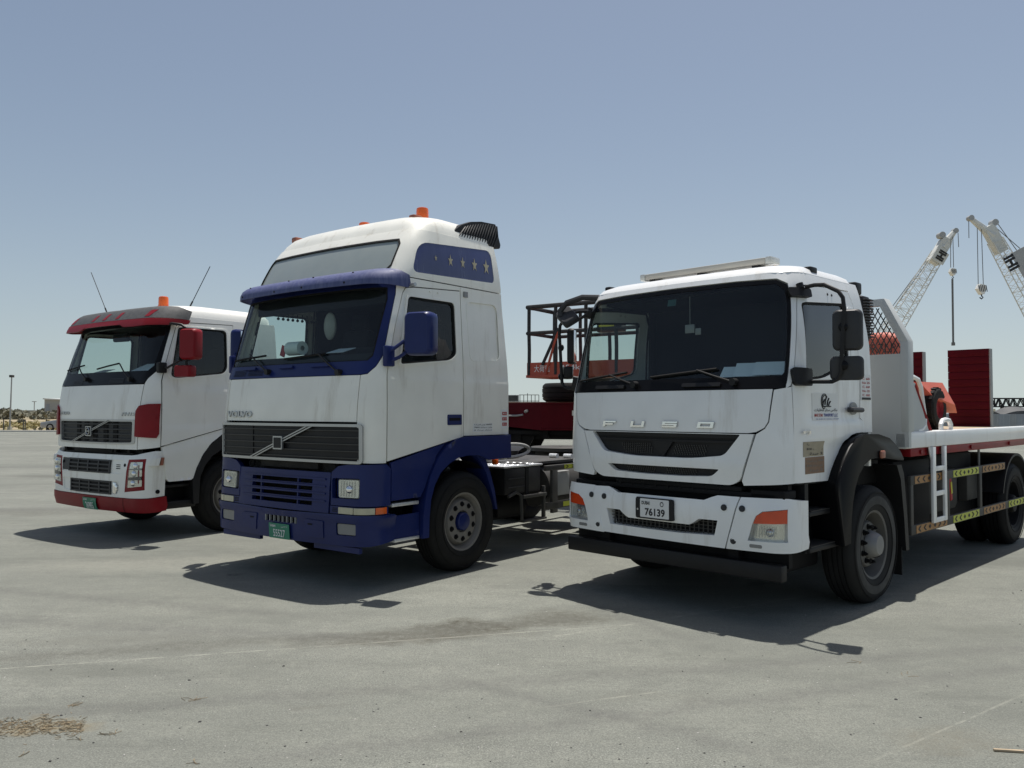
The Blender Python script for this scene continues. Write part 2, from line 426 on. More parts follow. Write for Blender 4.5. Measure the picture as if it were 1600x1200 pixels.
def lettering_on(parent, sk, k, body, m, a0, a1, b0, b1, off=.004, extrude=0., bold=0., spacing=1., name='lettering', shear=0.):
    me = text_mesh(body, abs(a1-a0), b1-b0, extrude, bold, spacing, shear)
    for v in me.vertices:
        a = a0 + v.co.x*(1 if a1 > a0 else -1); v.co = sk.P(k, a, b0+v.co.y, off+v.co.z)
    me.materials.clear(); me.materials.append(MATS[m]); o = bpy.data.objects.new(name, me); COL.objects.link(o); o.parent = parent; return o

def ring_rr(hx, y0, y1, rf, rr, z, n=7, bow=0.):
    """plan rounded rectangle ring (counter-clockwise) at height z; front is y0"""
    hy = (y1-y0)*.49; rf = min(rf, hx*.98, hy); rr = min(rr, hx*.98, hy); pts = []
    for cx, cy, r, a0 in ((hx-rf, y0+rf, rf, -pi/2), (hx-rr, y1-rr, rr, 0), (-hx+rr, y1-rr, rr, pi/2), (-hx+rf, y0+rf, rf, pi)):
        for i in range(n+1):
            a = a0 + pi/2*i/n; x = cx+r*cos(a); y = cy+r*sin(a)
            pts.append([x, y, z])
    out = []
    m = len(pts)
    for i in range(m):   # insert points on the straight runs
        a = pts[i]; b = pts[(i+1) % m]; out.append(a)
        if (i+1) % (n+1) == 0:
            for j in range(1, 8): out.append([a[0]+(b[0]-a[0])*j/8, a[1]+(b[1]-a[1])*j/8, z])
    return [(p[0], p[1] + (bow*(p[0]/max(hx, .01))**2 if p[1] < (y0+y1)/2 else 0), p[2]) for p in out]

# ------------------------------------------------------------------ wheels
def make_wheel(style, R=.53, W=.30):
    """wheel with its outer face at x = 0, centre at the origin; returns the part (a rim mesh with children)"""
    k = R/.53
    tp = [(-.055, .295), (-.02, .31), (-.004, .345), (.004, .40), (.0, .445), (-.012, .482), (-.03, .506), (-.045, .518)]
    for gx in (-.085, -.130, -.175, -.22):
        tp += [(gx+.014, .529), (gx+.006, .529), (gx+.004, .515), (gx-.004, .515), (gx-.006, .529)]
    tp += [(-.26, .518), (-.275, .506), (-.29, .482), (-.30, .445), (-.304, .40), (-.296, .345), (-.28, .31), (-.25, .295)]
    tyre = B().lathe([(u, r*k) for u, r in tp], 56)
    if style == 'drive': rim = [(-.03, .300), (-.022, .303), (-.03, .285), (-.12, .27), (-.17, .24), (-.175, .13), (-.16, .12), (-.12, .115), (-.11, .0)]
    elif style == 'steel': rim = [(-.035, .306), (-.022, .308), (-.03, .288), (-.075, .268), (-.10, .25), (-.062, .232), (-.045, .222), (-.038, .14), (-.042, .115), (-.07, .11), (-.075, .0)]
    else: rim = [(-.035, .306), (-.022, .308), (-.03, .288), (-.10, .272), (-.165, .255), (-.17, .235), (-.09, .208), (-.072, .195), (-.066, .115), (-.066, .0)]
    rm = {'steel': 'rim_grey', 'silver': 'rim_dusty', 'drive': 'chassis_black'}[style]  # drive rim, tyre and hub near-black: shade under the bed painted in
    w = B().lathe([(u, r*k) for u, r in rim], 44).out('wheel', rm, ang=40)
    t = tyre.out('tyre', {'silver': 'dusty_rubber', 'steel': 'rubber', 'drive': 'chassis_black'}[style], w, ang=40)
    # raised sidewall ribs
    rb = B()
    for rr in (.36, .47):
        rb.tube([(.002 if rr > .4 else .001, rr*k*cos(a*pi/24), rr*k*sin(a*pi/24)) for a in range(48)], .004, 5, closed=True)
    rb.out('sidewall_rib', 'rubber', w)
    if style == 'silver': B().lathe([(-.016, .487*k), (-.002, .45*k), (.006, .41*k), (.006, .39*k), (.0025, .362*k)], 56).out('sidewall', 'sidewall_dust', w, ang=60)
    if style == 'steel':
        B().lathe([(-.07, .098*k), (-.02, .095*k), (-.008, .085*k), (-.002, .05*k), (0, .0)], 28).out('hub_cap', 'blue_paint', w)
        nr = .182
    elif style == 'silver':
        B().lathe([(-.06, .125*k), (-.015, .112*k), (.012, .10*k), (.03, .085*k), (.034, .05*k), (.036, .0)], 28).out('hub', 'rim_silver', w)
        nr = .158
    else:
        B().lathe([(-.15, .13*k), (-.03, .115*k), (-.01, .10*k), (-.005, 0)], 24).out('hub', 'chassis_black', w); nr = .20
    bx_ = {'steel': -.042, 'silver': -.068, 'drive': -.175}[style]
    first = None
    for i in range(10):
        a = 2*pi*i/10+.15; c = (bx_, nr*k*cos(a), nr*k*sin(a))
        if first is None:
            first = B()
            q = .45 if style == 'steel' else .8; first.cyl((0, 0, 0), (.012*q, 0, 0), .026, 12); first.cyl((.01*q, 0, 0), (.042*q, 0, 0), .017, 6); first.cyl((.04*q, 0, 0), (.058*q, 0, 0), .010, 8)
            first = first.out('wheel_nut', 'chassis_black', w); o = first
        else:
            o = first.copy(); COL.objects.link(o); o.parent = w
        o.location = c
    if style == 'steel':
        h = B()
        for i in range(10):
            a = 2*pi*i/10+.15; h.cyl((-.0445, nr*k*cos(a), nr*k*sin(a)), (-.041, nr*k*cos(a), nr*k*sin(a)), .031, 12)
        h.out('bolt_hole', 'chassis_black', w)
    w.location = (0, 0, 0)
    return w
def put_wheel(w, parent, x, y, R, side=1, first=False, spin=0.):
    o = w if first else copy_tree(w)
    o.parent = parent; o.location = (x, y, R - .012); o.rotation_euler = (spin, 0, 0 if side > 0 else pi)
    return o

# ------------------------------------------------------------------ pixel -> world (for placing far things)
def ray(px, py):
    a = (px-800)/FPX; b = (600-py)/FPX
    return Vector((a, cos(PITCH)-b*sin(PITCH), sin(PITCH)+b*cos(PITCH)))
def at(px, py, depth):
    d = ray(px, py); return Vector((0, 0, CAM_H)) + d*(depth/d.y)
def ground(px, py):
    d = ray(px, py); return Vector((0, 0, CAM_H)) + d*(-CAM_H/d.z)

# ------------------------------------------------------------------ the setting: yard, sand, sky light is the world
def ground_mat():
    m = bpy.data.materials.new('yard_concrete'); m.use_nodes = True; MATS['yard_concrete'] = m
    nt = m.node_tree; n = nt.nodes; L = nt.links.new; p = n['Principled BSDF']; p.inputs['Roughness'].default_value = .88
    p.inputs['Specular IOR Level'].default_value = .25
    tc = n.new('ShaderNodeTexCoord'); V = tc.outputs['Object']
    def noise(scale, det=6, rough=.55, vec=None, sc=None):
        z = n.new('ShaderNodeTexNoise'); z.inputs['Scale'].default_value = scale; z.inputs['Detail'].default_value = det; z.inputs['Roughness'].default_value = rough
        if sc:
            mp = n.new('ShaderNodeMapping'); mp.inputs['Scale'].default_value = sc; mp.inputs['Rotation'].default_value = (0, 0, .25); L(V, mp.inputs[0]); L(mp.outputs[0], z.inputs['Vector'])
        else: L(vec or V, z.inputs['Vector'])
        return z.outputs['Fac']
    def rng(s, a, b, c, d):
        r = n.new('ShaderNodeMapRange'); r.inputs[1].default_value = a; r.inputs[2].default_value = b; r.inputs[3].default_value = c; r.inputs[4].default_value = d; L(s, r.inputs[0]); return r.outputs[0]
    def mix(f, a, b, mode='MIX'):
        x = n.new('ShaderNodeMix'); x.data_type = 'RGBA'; x.blend_type = mode
        if hasattr(f, 'is_linked') or hasattr(f, 'links'): L(f, x.inputs[0])
        else: x.inputs[0].default_value = f
        for s, i in ((a, 6), (b, 7)):
            if isinstance(s, tuple): x.inputs[i].default_value = (*s, 1)
            else: L(s, x.inputs[i])
        return x.outputs[2]
    def math_(op, a, b=None):
        x = n.new('ShaderNodeMath'); x.operation = op
        for s, i in ((a, 0), (b, 1)):
            if s is None: continue
            if isinstance(s, (int, float)): x.inputs[i].default_value = s
            else: L(s, x.inputs[i])
        return x.outputs[0]
    c = mix(rng(noise(.9, 8, .6), .35, .68, 0, 1), (0.170, 0.178, 0.155), (0.252, 0.261, 0.223))
    c = mix(rng(noise(.25, 6, .65, sc=(1, 2.6, 1)), .44, .62, 0, .8), c, (0.173, 0.179, 0.159))
    c = mix(rng(noise(1.8, 11, .76, sc=(.7, 1.8, 1)), .49, .62, 0, .7), c, (0.117, 0.122, 0.108))
    c = mix(rng(noise(1.1, 11, .8, sc=(.6, 1.6, 1)), .51, .60, 0, .65), c, (0.273, 0.280, 0.239))
    c = mix(rng(noise(4.5, 10, .78), .50, .63, 0, .62), c, (0.278, 0.284, 0.240))
    c = mix(rng(noise(8, 10, .8), .52, .64, 0, .55), c, (0.114, 0.118, 0.104))
    c = mix(rng(noise(34, 7, .75), .34, .68, -.2, 1.), c, (0.128, 0.132, 0.117))
    c = mix(rng(noise(95, 4, .7), .46, .64, 0, .75), c, (0.329, 0.338, 0.295))
    c = mix(rng(noise(140, 3, .7), .57, .66, 0, .85), c, (0.051, 0.052, 0.046))
    c = mix(rng(noise(.16, 5, .6, sc=(1, 1.8, 1)), .40, .60, 0, .5), c, (0.137, 0.144, 0.126))
    c = mix(rng(noise(.45, 7, .7, sc=(.5, 1.6, 1)), .54, .66, 0, .55), c, (0.117, 0.122, 0.106))
    # stains with shapes of their own: (centre, semi-axes, rotation, colour, strength)
    wob = n.new('ShaderNodeTexNoise'); wob.inputs['Scale'].default_value = 3; wob.inputs['Detail'].default_value = 6; L(V, wob.inputs['Vector'])
    def blob(cx, cy, ax, ay, rot, soft=.6):
        mp = n.new('ShaderNodeMapping'); mp.vector_type = 'TEXTURE'; mp.inputs['Location'].default_value = (cx, cy, 0)
        mp.inputs['Rotation'].default_value = (0, 0, rot); mp.inputs['Scale'].default_value = (ax, ay, 1)
        vm = n.new('ShaderNodeVectorMath'); vm.operation = 'MULTIPLY_ADD'
        L(wob.outputs['Color'], vm.inputs[0]); vm.inputs[1].default_value = (.5, .5, 0); vm.inputs[2].default_value = (-.25, -.25, 0)
        ad = n.new('ShaderNodeVectorMath'); ad.operation = 'ADD'; L(V, ad.inputs[0]); L(vm.outputs[0], ad.inputs[1])
        L(ad.outputs[0], mp.inputs[0]); ln = n.new('ShaderNodeVectorMath'); ln.operation = 'LENGTH'; L(mp.outputs[0], ln.inputs[0])
        return rng(ln.outputs['Value'], 1, 1-soft, 0, 1)
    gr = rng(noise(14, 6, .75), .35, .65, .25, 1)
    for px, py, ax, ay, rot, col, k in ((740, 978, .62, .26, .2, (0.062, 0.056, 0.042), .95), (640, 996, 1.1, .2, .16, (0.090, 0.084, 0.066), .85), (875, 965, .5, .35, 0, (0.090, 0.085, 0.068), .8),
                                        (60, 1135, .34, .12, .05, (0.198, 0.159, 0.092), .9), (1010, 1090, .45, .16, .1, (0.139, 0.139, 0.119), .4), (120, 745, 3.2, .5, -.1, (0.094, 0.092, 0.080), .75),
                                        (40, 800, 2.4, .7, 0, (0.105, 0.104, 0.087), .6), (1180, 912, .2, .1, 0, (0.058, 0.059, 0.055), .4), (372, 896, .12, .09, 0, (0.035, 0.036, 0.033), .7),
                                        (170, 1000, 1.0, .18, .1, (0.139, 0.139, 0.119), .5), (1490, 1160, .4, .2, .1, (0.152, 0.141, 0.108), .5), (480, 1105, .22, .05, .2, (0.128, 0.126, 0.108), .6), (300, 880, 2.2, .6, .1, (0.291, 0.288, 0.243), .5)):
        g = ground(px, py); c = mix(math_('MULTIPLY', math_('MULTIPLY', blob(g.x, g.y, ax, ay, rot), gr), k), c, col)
    # joints and tyre tracks: straight lines on the slab
    brk = math_('MULTIPLY', rng(noise(7, 5, .7), .38, .6, 0, 1), rng(noise(.6, 3, .5), .35, .5, .3, 1))
    def line(p, q, w, soft):
        a, b = ground(*p), ground(*q); ln_ = (b-a).length; d = (b-a).normalized(); nx, ny = -d.y, d.x; k0 = nx*a.x+ny*a.y
        dt = n.new('ShaderNodeVectorMath'); dt.operation = 'DOT_PRODUCT'; L(V, dt.inputs[0]); dt.inputs[1].default_value = (nx, ny, 0)
        ds = math_('ABSOLUTE', math_('SUBTRACT', math_('ADD', dt.outputs['Value'], math_('MULTIPLY', math_('SUBTRACT', wob.outputs['Fac'], .5), w*1.6)), k0))
        tt = n.new('ShaderNodeVectorMath'); tt.operation = 'DOT_PRODUCT'; L(V, tt.inputs[0]); tt.inputs[1].default_value = (d.x, d.y, 0); t0 = d.x*a.x+d.y*a.y
        ends = math_('MULTIPLY', rng(tt.outputs['Value'], t0-.2, t0+.5, 0, 1), rng(tt.outputs['Value'], t0+ln_+.4, t0+ln_-.6, 0, 1))
        return math_('MULTIPLY', rng(ds, w, w*(1-soft), 0, 1), ends)
    c = mix(math_('MULTIPLY', math_('MULTIPLY', line((-300, 1050), (1000, 962), .17, .7), gr), .7), c, (0.110, 0.109, 0.093))
    c = mix(math_('MULTIPLY', math_('MULTIPLY', line((-300, 1066), (1000, 975), .013, .6), brk), .6), c, (0.385, 0.382, 0.324))
    c = mix(math_('MULTIPLY', math_('MULTIPLY', line((830, 1108), (1120, 1068), .012, .6), brk), .4), c, (0.372, 0.371, 0.313))
    c = mix(math_('MULTIPLY', math_('MULTIPLY', line((1360, 1190), (1600, 1085), .011, .6), brk), .45), c, (0.385, 0.382, 0.324))
    c = mix(math_('MULTIPLY', math_('MULTIPLY', line((800, 1005), (1300, 925), .02, .6), brk), .4), c, (0.349, 0.347, 0.298))
    for a, b, w in (((-200, 1130), (1700, 1005), .14), ((300, 1200), (1700, 1030), .13), ((-200, 960), (600, 1000), .2), ((-200, 905), (500, 965), .16), ((-300, 800), (500, 790), .5), ((-300, 735), (120, 728), .9), ((0, 705), (100, 703), 1.2), ((700, 1060), (1300, 1200), .12), ((820, 905), (1100, 1010), .14)):
        c = mix(math_('MULTIPLY', math_('MULTIPLY', line(a, b, w, .8), gr), .42), c, (.105, .104, .098))
    L(c, p.inputs['Base Color'])
    b = n.new('ShaderNodeBump'); b.inputs['Strength'].default_value = .7; b.inputs['Distance'].default_value = .006
    L(math_('ADD', noise(90, 4, .7), math_('MULTIPLY', noise(12, 5, .6), 1.2)), b.inputs['Height']); L(b.outputs[0], p.inputs['Normal'])
    return m
ground_mat()
def sand_mat():
    m = bpy.data.materials.new('sand'); m.use_nodes = True; MATS['sand'] = m
    nt = m.node_tree; n = nt.nodes; L = nt.links.new; p = n['Principled BSDF']; p.inputs['Roughness'].default_value = .95
    tc = n.new('ShaderNodeTexCoord'); z = n.new('ShaderNodeTexNoise'); z.inputs['Scale'].default_value = .08; z.inputs['Detail'].default_value = 10; L(tc.outputs['Object'], z.inputs['Vector'])
    cr = n.new('ShaderNodeValToRGB'); e = cr.color_ramp.elements; e[0].position = .36; e[0].color = (.19, .175, .10, 1); e[1].position = .6; e[1].color = (.36, .29, .19, 1)
    L(z.outputs['Fac'], cr.inputs[0]); L(cr.outputs[0], p.inputs['Base Color'])
sand_mat()
def sheet(name, x0, x1, y0, y1, z, m, nx=1, ny=1):
    bm = bmesh.new(); vv = [[bm.verts.new((x0+(x1-x0)*i/nx, y0+(y1-y0)*j/ny, z)) for i in range(nx+1)] for j in range(ny+1)]
    for j in range(ny):
        for i in range(nx): bm.faces.new((vv[j][i], vv[j][i+1], vv[j+1][i+1], vv[j+1][i]))
    o = obj_from_bm(name, bm, m); o['kind'] = 'structure'; return o
sheet('ground', -3000, 3000, -60, 4000, -.03, 'sand', 4, 4)
sheet('yard_pavement', -130, 190, -40, 65, 0., 'yard_concrete', 6, 4)
kb = B()
for i in range(40): kb.box(-130+i*8, -130+i*8+7.97, 65.0, 65.35, -.02, .12, .02)
tag(kb.out('kerb', 'concrete_pale'), kind='structure')
pv = sheet('path', -130, 190, 66.2, 70.5, -.015, 'concrete_pale', 2, 1)

# ------------------------------------------------------------------ cab interiors shared by the three trucks
def interior(root, hx, y_dash, y_rear, z_floor, z_dash, z_roof, wheel_x=.55, seat_m='seat_fabric'):
    it = B()
    it.box(-hx, hx, y_dash, y_rear, z_floor-.05, z_floor)
    it.box(-hx, hx, y_rear-.05, y_rear, z_floor, z_roof)
    it.box(-hx, hx, y_dash+.38, y_rear-.05, z_roof-.03, z_roof)
    for sx in (-1, 1):
        it.box(sx*hx, sx*(hx-.03), y_dash+.05, y_rear, z_floor, z_dash-.04)
        it.box(sx*hx, sx*(hx-.03), y_dash+1.1, y_rear, z_dash-.04, z_roof)
    it.out('interior_trim', 'interior_dark', root)
    d = B().prism([(y_dash, z_floor), (y_dash-.04, z_dash-.12), (y_dash, z_dash-.02), (y_dash+.25, z_dash), (y_dash+.42, z_dash-.03), (y_dash+.50, z_dash-.12), (y_dash+.42, z_floor+.1)], 'yz', -hx+.04, hx-.04, .015)
    dash = d.out('dashboard', 'interior_grey', root)
    B().prism([(y_dash+.22, z_dash-.02), (y_dash+.26, z_dash+.07), (y_dash+.40, z_dash+.075), (y_dash+.46, z_dash-.02)], 'yz', wheel_x-.28, wheel_x+.25, .02).out('instrument_hood', 'interior_dark', dash)
    for sx in (wheel_x, -wheel_x):
        s = B().box(sx-.25, sx+.25, y_dash+.72, y_dash+1.22, z_dash-.42, z_dash-.28, .05).out('seat', seat_m, root)
        B().box(sx-.24, sx+.24, -.07, .07, 0, .72, .06, M=Matrix.Translation((0, y_dash+1.2, z_dash-.32)) @ Matrix.Rotation(-.16, 4, 'X')).out('backrest', seat_m, s)
        B().box(sx-.13, sx+.13, y_dash+1.28, y_dash+1.38, z_dash+.40, z_dash+.60, .04).out('headrest', seat_m, s)
    c = Vector((wheel_x, y_dash+.56, z_dash+.02)); T = Matrix.Translation(c) @ Matrix.Rotation(radians(38), 4, 'X')
    sw = B(); sw.tube([T @ Vector((.22*cos(a*pi/16), .22*sin(a*pi/16), 0)) for a in range(32)], .016, 8, closed=True)
    sw.tube([T @ Vector((-.21, 0, 0)), T @ Vector((0, 0, -.03)), T @ Vector((.21, 0, 0))], .02, 6)
    sw.tube([T @ Vector((0, 0, -.03)), T @ Vector((0, -.05, -.4))], .035, 8)
    sw.out('steering_wheel', 'interior_dark', root)
    return dash

def beacon(root, x, y, z, h=.16, r=.07):
    b = B().lathe([(0, r*1.12), (.03, r*1.12), (.032, r), (h-.03, r*.97), (h-.008, r*.9), (h, r*.7), (h+.001, 0)], 22, 'z', (x, y, z))
    o = b.out('beacon_light', 'orange_lens', root)
    B().lathe([(-.03, r*1.15), (.012, r*1.18), (.014, r)], 22, 'z', (x, y, z)).out('beacon_base', 'black_plastic', o)
    return o

def wiper(root, p0, p1, b0, b1):
    o = B().tube([p0, [(p0[i]*.5+p1[i]*.5) - (.012 if i == 1 else 0) for i in range(3)], p1], .009, 6)
    o.cyl((p0[0], p0[1]-.02, p0[2]), (p0[0], p0[1]+.04, p0[2]), .03, 12)
    w = o.out('wiper', 'black_plastic', root)
    B().tube([b0, [(b0[i]+b1[i])/2 - (.01 if i == 1 else 0) for i in range(3)], b1], .011, 6).out('wiper_blade', 'rubber', w)
    return w

def mirror_body(root, cx, cy, cz, w, h, d, yaw, m, name='mirror', bev=.04, glass_side=1):
    T = Matrix.Translation((cx, cy, cz)) @ Matrix.Rotation(yaw, 4, 'Z')
    rings = []
    for f, s in ((0., .80), (.12, .93), (.4, 1.0), (.85, .98), (1., .96)):
        y = -d/2 + d*f; ww = w/2*s; hh = h/2*(.5+.5*s) if s < 1 else h/2; r = min(ww, hh)*.42; pts = []
        for qx, qz, a0 in ((ww-r, hh-r, 0), (-ww+r, hh-r, pi/2), (-ww+r, -hh+r, pi), (ww-r, -hh+r, 3*pi/2)):
            for i in range(6): a = a0+pi/2*i/5; pts.append(T @ Vector((qx+r*cos(a), y, qz+r*sin(a))))
        rings.append(pts)
    o = B().loft(rings).out(name, m, root, ang=40)
    B().box(-w*.44, w*.44, d/2+.001, d/2+.006, -h*.45, h*.45, .002, M=T).out('mirror_glass', 'chrome', o)
    return o

AR_COMPANY = '\uFE95\uFE8E\uFEF4\uFEE0\uFED8\uFEE8\uFEE0\uFEDF \uFEAD\uFE8E\uFE98\uFEB3 \uFEB2\uFEDB\uFE8E\uFEE3'
AR_WEIGHT = '\uFE93\uFEAD\uFE8E\uFEF4\uFEB3 \uFEE5\uFEAF\uFEED'
AR_LINE2 = '\uFE94\uFE92\uFEDB\uFEAE\uFEE4\uFEDF\uFE8D \uFEE5\uFEAF\uFEED'
AR_DUBAI = '\uFEF2\uFE91\uFEA9'

# ------------------------------------------------------------------ TRUCK 1: white flat-bed recovery truck
def build_flatbed():
    root = thing('flatbed_truck', 'white flatbed recovery truck with black mirrors and raised dark red ramps', 'truck', (1.286, 7.19, 0), -radians(45.6))
    sk = Skin([(1.0, 1.165), (1.95, 1.17), (2.3, 1.16), (2.75, 1.11), (2.9, 1.07)],
              [(1.0, .055), (1.3, .035), (1.55, .03), (1.88, .048), (1.98, .085), (2.4, .19), (2.77, .28), (2.9, .335)], .20, .055)
    WP = 'white_paint'
    def ridge(P):
        z = P.z; a = max(0, min(1, (1.635-z)/.03)); b = max(0, min(1, (z-1.43)/.035)); f = max(0, min(1, (P.y-.30)/.25))
        return .016*a*b*f
    # front panels
    hood = [('F', -1.03, 1.878), ('F', 1.03, 1.878)] + [('F', 1.0, 1.62), ('F', .97, 1.57), ('F', .90, 1.535), ('F', .83, 1.525)] + [('F', -.83, 1.525), ('F', -.90, 1.535), ('F', -.97, 1.57), ('F', -1.0, 1.62)]
    pan('hood_panel', sk, hood, WP, root, off=.004, depth=.03)
    up_g = rp('F', [(-.79, 1.512, .02), (.77, 1.512, .02), (.62, 1.335, .05), (.30, 1.302, .1), (-.30, 1.302, .1), (-.65, 1.335, .05)])
    lo_g = rp('F', [(-.60, 1.222, .02), (.58, 1.222, .02), (.50, 1.158, .04), (.2, 1.146, .05), (-.2, 1.146, .05), (-.52, 1.158, .04)])
    pan('grille_surround', sk, rp('F', [(-.895, 1.517), (.885, 1.517), (.76, 1.14, .04), (.68, 1.096, .04), (-.68, 1.096, .04), (-.77, 1.14, .04)]), WP, root, [up_g, lo_g],
        off=lambda P: .012+.014*max(0, 1-abs(P.z-1.25)/.1), depth=.05, zl=(1.20, 1.25, 1.30))
    both('corner_panel', sk, [('F', .905, 1.517), ('F', .978, 1.562), ('F', 1.01, 1.615), ('F', 1.04, 1.872), ('R', .19, 1.895), ('R', .20, 1.13), ('F', .79, 1.10), ('F', .775, 1.135)], WP, root,
         off=lambda P: .004+.012*max(0, min(1, (1.60-P.z)/.25)), depth=.04, zl=(1.6, 1.48))
    # grilles
    g1 = pan('upper_grille', sk, rp('F', [(-.85, 1.53), (.85, 1.53), (.70, 1.29), (-.72, 1.29)]), 'black_plastic', root, off=-.035, depth=0)
    g2 = pan('lower_grille', sk, rp('F', [(-.66, 1.235), (.64, 1.235), (.58, 1.13), (-.6, 1.13)]), 'black_plastic', root, off=-.035, depth=0)
    for z0, z1, hw_ in ((1.478, 1.508, .74), (1.436, 1.456, .70)):
        pan('grille_bar', sk, [('F', -hw_, z0), ('F', hw_, z0), ('F', hw_+.02, z1), ('F', -hw_-.02, z1)], 'black_plastic', g1, off=-.012, depth=.03)
    pan('grille_bar', sk, [('F', -.10, 1.44), ('F', 0, 1.31), ('F', .02, 1.31), ('F', .12, 1.44)], 'black_plastic', g1, off=-.008, depth=.03)
    def perf(a0, a1, b0, b1, lean, par):
        b = B(); z = b0; row = 0
        while z < b1-.006:
            t = (z-b0)/(b1-b0); x0 = a0+lean*t; x1 = a1+lean*t*.3; x = x0 + (.012 if row % 2 else 0)
            while x < x1-.012:
                c = sk.P('F', x+.008, z+.006, -.030); n_ = sk.N(x, z)
                b.cyl(c - n_*.003, c + n_*.004, .0085, 6, .0065); x += .024
            z += .0155; row += 1
        return b.out('mesh_insert', 'dark_steel', par)
    perf(-.42, -.10, 1.325, 1.42, -.06, g1); perf(.10, .44, 1.325, 1.42, .04, g1); perf(-.40, -.08, 1.158, 1.212, -.02, g2); perf(.02, .34, 1.158, 1.212, .02, g2)
    # chrome letters
    def strokes(x0, rects):
        b = B()
        for (a, c, d, e) in rects:
            vv = []
            for o_ in (.006, .020):
                for (x, z) in ((a, d), (c, d), (c, e), (a, e)): vv.append(sk.P('F', x0+x+(z-1.56)*.25, z, o_))
            b._add(vv, [(0, 1, 2, 3)[::-1], (4, 5, 6, 7), (0, 1, 5, 4), (1, 2, 6, 5), (2, 3, 7, 6), (3, 0, 4, 7)])
        b.out('letter', 'chrome', root)
    z0, z1, s_ = 1.561, 1.612, .014; w_ = .15
    strokes(-.655, [(0, .028, z0, z1), (.028, w_, z1-s_, z1), (.028, w_*.8, z0+.016, z0+.029)])
    strokes(-.325, [(0, .028, z0, z1), (w_-.028, w_, z0, z1), (.028, w_-.028, z0, z0+s_)])
    strokes(.02, [(0, w_, z1-s_, z1), (0, w_, z0, z0+s_), (0, w_, z0+.019, z0+.032), (0, .028, z0+.03, z1-.01), (w_-.028, w_, z0+.01, z0+.022)])
    strokes(.375, [(0, .028, z0, z1), (w_-.028, w_, z0, z1), (.028, w_-.028, z0, z0+s_), (.028, w_-.028, z1-s_, z1)])
    # windscreen
    gl = sym([('F', 0, 1.985), ('C', .34, 1.985), ('C', .41, 2.02), ('C', .39, 2.60), ('C', .33, 2.70), ('C', .12, 2.755), ('F', .6, 2.768), ('F', 0, 2.772)])
    pan('windscreen', sk, gl, 'windscreen_glass', root, off=-.006, depth=0)
    ring_o = sym([('F', 0, 1.885), ('C', .46, 1.885), ('C', .485, 1.95), ('C', .465, 2.62), ('C', .40, 2.74), ('C', .15, 2.788), ('F', .6, 2.803), ('F', 0, 2.807)])
    pan('windscreen_surround', sk, ring_o, 'black_gloss', root, [gl], off=0, depth=.03)
    for a, b in ((-.77, -.42), (.21, .58)):
        pan('cowl_grip', sk, rect('F', a, b, 1.905, 1.935, .012), 'black_plastic', root, off=.02, depth=.02)
    for s in (-1, 1): pass
    P = lambda x, z, o=.03: sk.P('F', x, z, o)
    wiper(root, P(-.30, 1.93), P(-.62, 2.035), P(-1.0, 1.99, .014), P(-.42, 2.055, .014))
    wiper(root, P(.70, 1.93), P(.34, 2.045), P(-.14, 2.0, .014), P(.52, 2.055, .014))
    # cab shell: header, pillars, rear quarter
    half_out = [('F', 0, 2.86), ('C', .2, 2.86), ('C', .9, 2.86), ('R', 1.0, 2.86), ('R', 1.56, 2.86), ('R', 1.66, 2.3), ('R', 1.68, 1.51), ('R', 1.475, 1.51), ('R', 1.475, 1.615), ('R', 1.415, 1.645),
                ('R', 1.41, 2.65), ('R', 1.34, 2.782), ('R', .84, 2.772), ('R', .52, 2.752), ('C', .72, 2.738), ('C', .640, 2.68), ('C', .615, 2.55), ('C', .625, 1.95), ('R', .185, 1.905), ('C', .50, 1.885), ('C', .505, 1.95), ('C', .485, 2.62), ('C', .42, 2.755), ('C', .16, 2.80), ('F', .6, 2.813), ('F', 0, 2.817)]
    shell = [p for p in half_out[1:-1]]
    full = half_out[:-1] + [half_out[-1]] + mirp(half_out[1:-1])
    pan('cab_shell', sk, full, WP, root, off=.002, depth=.03)
    # roof
    rings = []
    for hx, y0, y1, z, rf in ((1.086, .315, 1.57, 2.855, .20), (1.06, .35, 1.555, 2.90, .22), (1.0, .425, 1.51, 2.935, .26), (.91, .55, 1.44, 2.955, .30), (.70, .80, 1.30, 2.968, .25), (.2, 1.0, 1.15, 2.972, .08)):
        rings.append(ring_rr(hx, y0, y1, rf, .16, z, bow=.05))
    roof = B().loft(rings).out('roof', WP, root, ang=60)
    # roof ribs on the sides near the front (pressed panel)
    rw = [(-1.075, 1.72, 1.4), (0, 0, 0)]
    w = B(); rg = []
    for z, y in ((1.2, 1.68), (1.9, 1.675), (2.3, 1.655), (2.86, 1.555)): rg.append([(-sk.hw(z)+.01, y, z), (sk.hw(z)-.01, y, z), (sk.hw(z)-.01, y-.05, z), (-sk.hw(z)+.01, y-.05, z)])
    w.loft(rg); w.out('rear_wall', WP, root)
    # doors
    win = rp('R', [(.385, 1.955, .03), (.68, 1.975, .1), (.95, 2.045, .1), (1.20, 2.10, .08), (1.22, 2.655, .05), (.46, 2.60, .04), (.41, 2.585, .03)])
    door = [('R', .205, 1.13), ('R', .79, 1.12), ('R', .90, 1.27), ('R', .985, 1.375), ('R', 1.08, 1.45), ('R', 1.20, 1.495), ('R', 1.30, 1.51), ('R', 1.465, 1.515), ('R', 1.465, 1.605), ('R', 1.403, 1.635), ('R', 1.40, 2.65), ('R', 1.33, 2.77),
            ('R', .84, 2.76), ('R', .53, 2.74), ('C', .74, 2.725), ('C', .662, 2.67), ('C', .637, 2.55), ('C', .647, 1.95), ('R', .197, 1.895)]
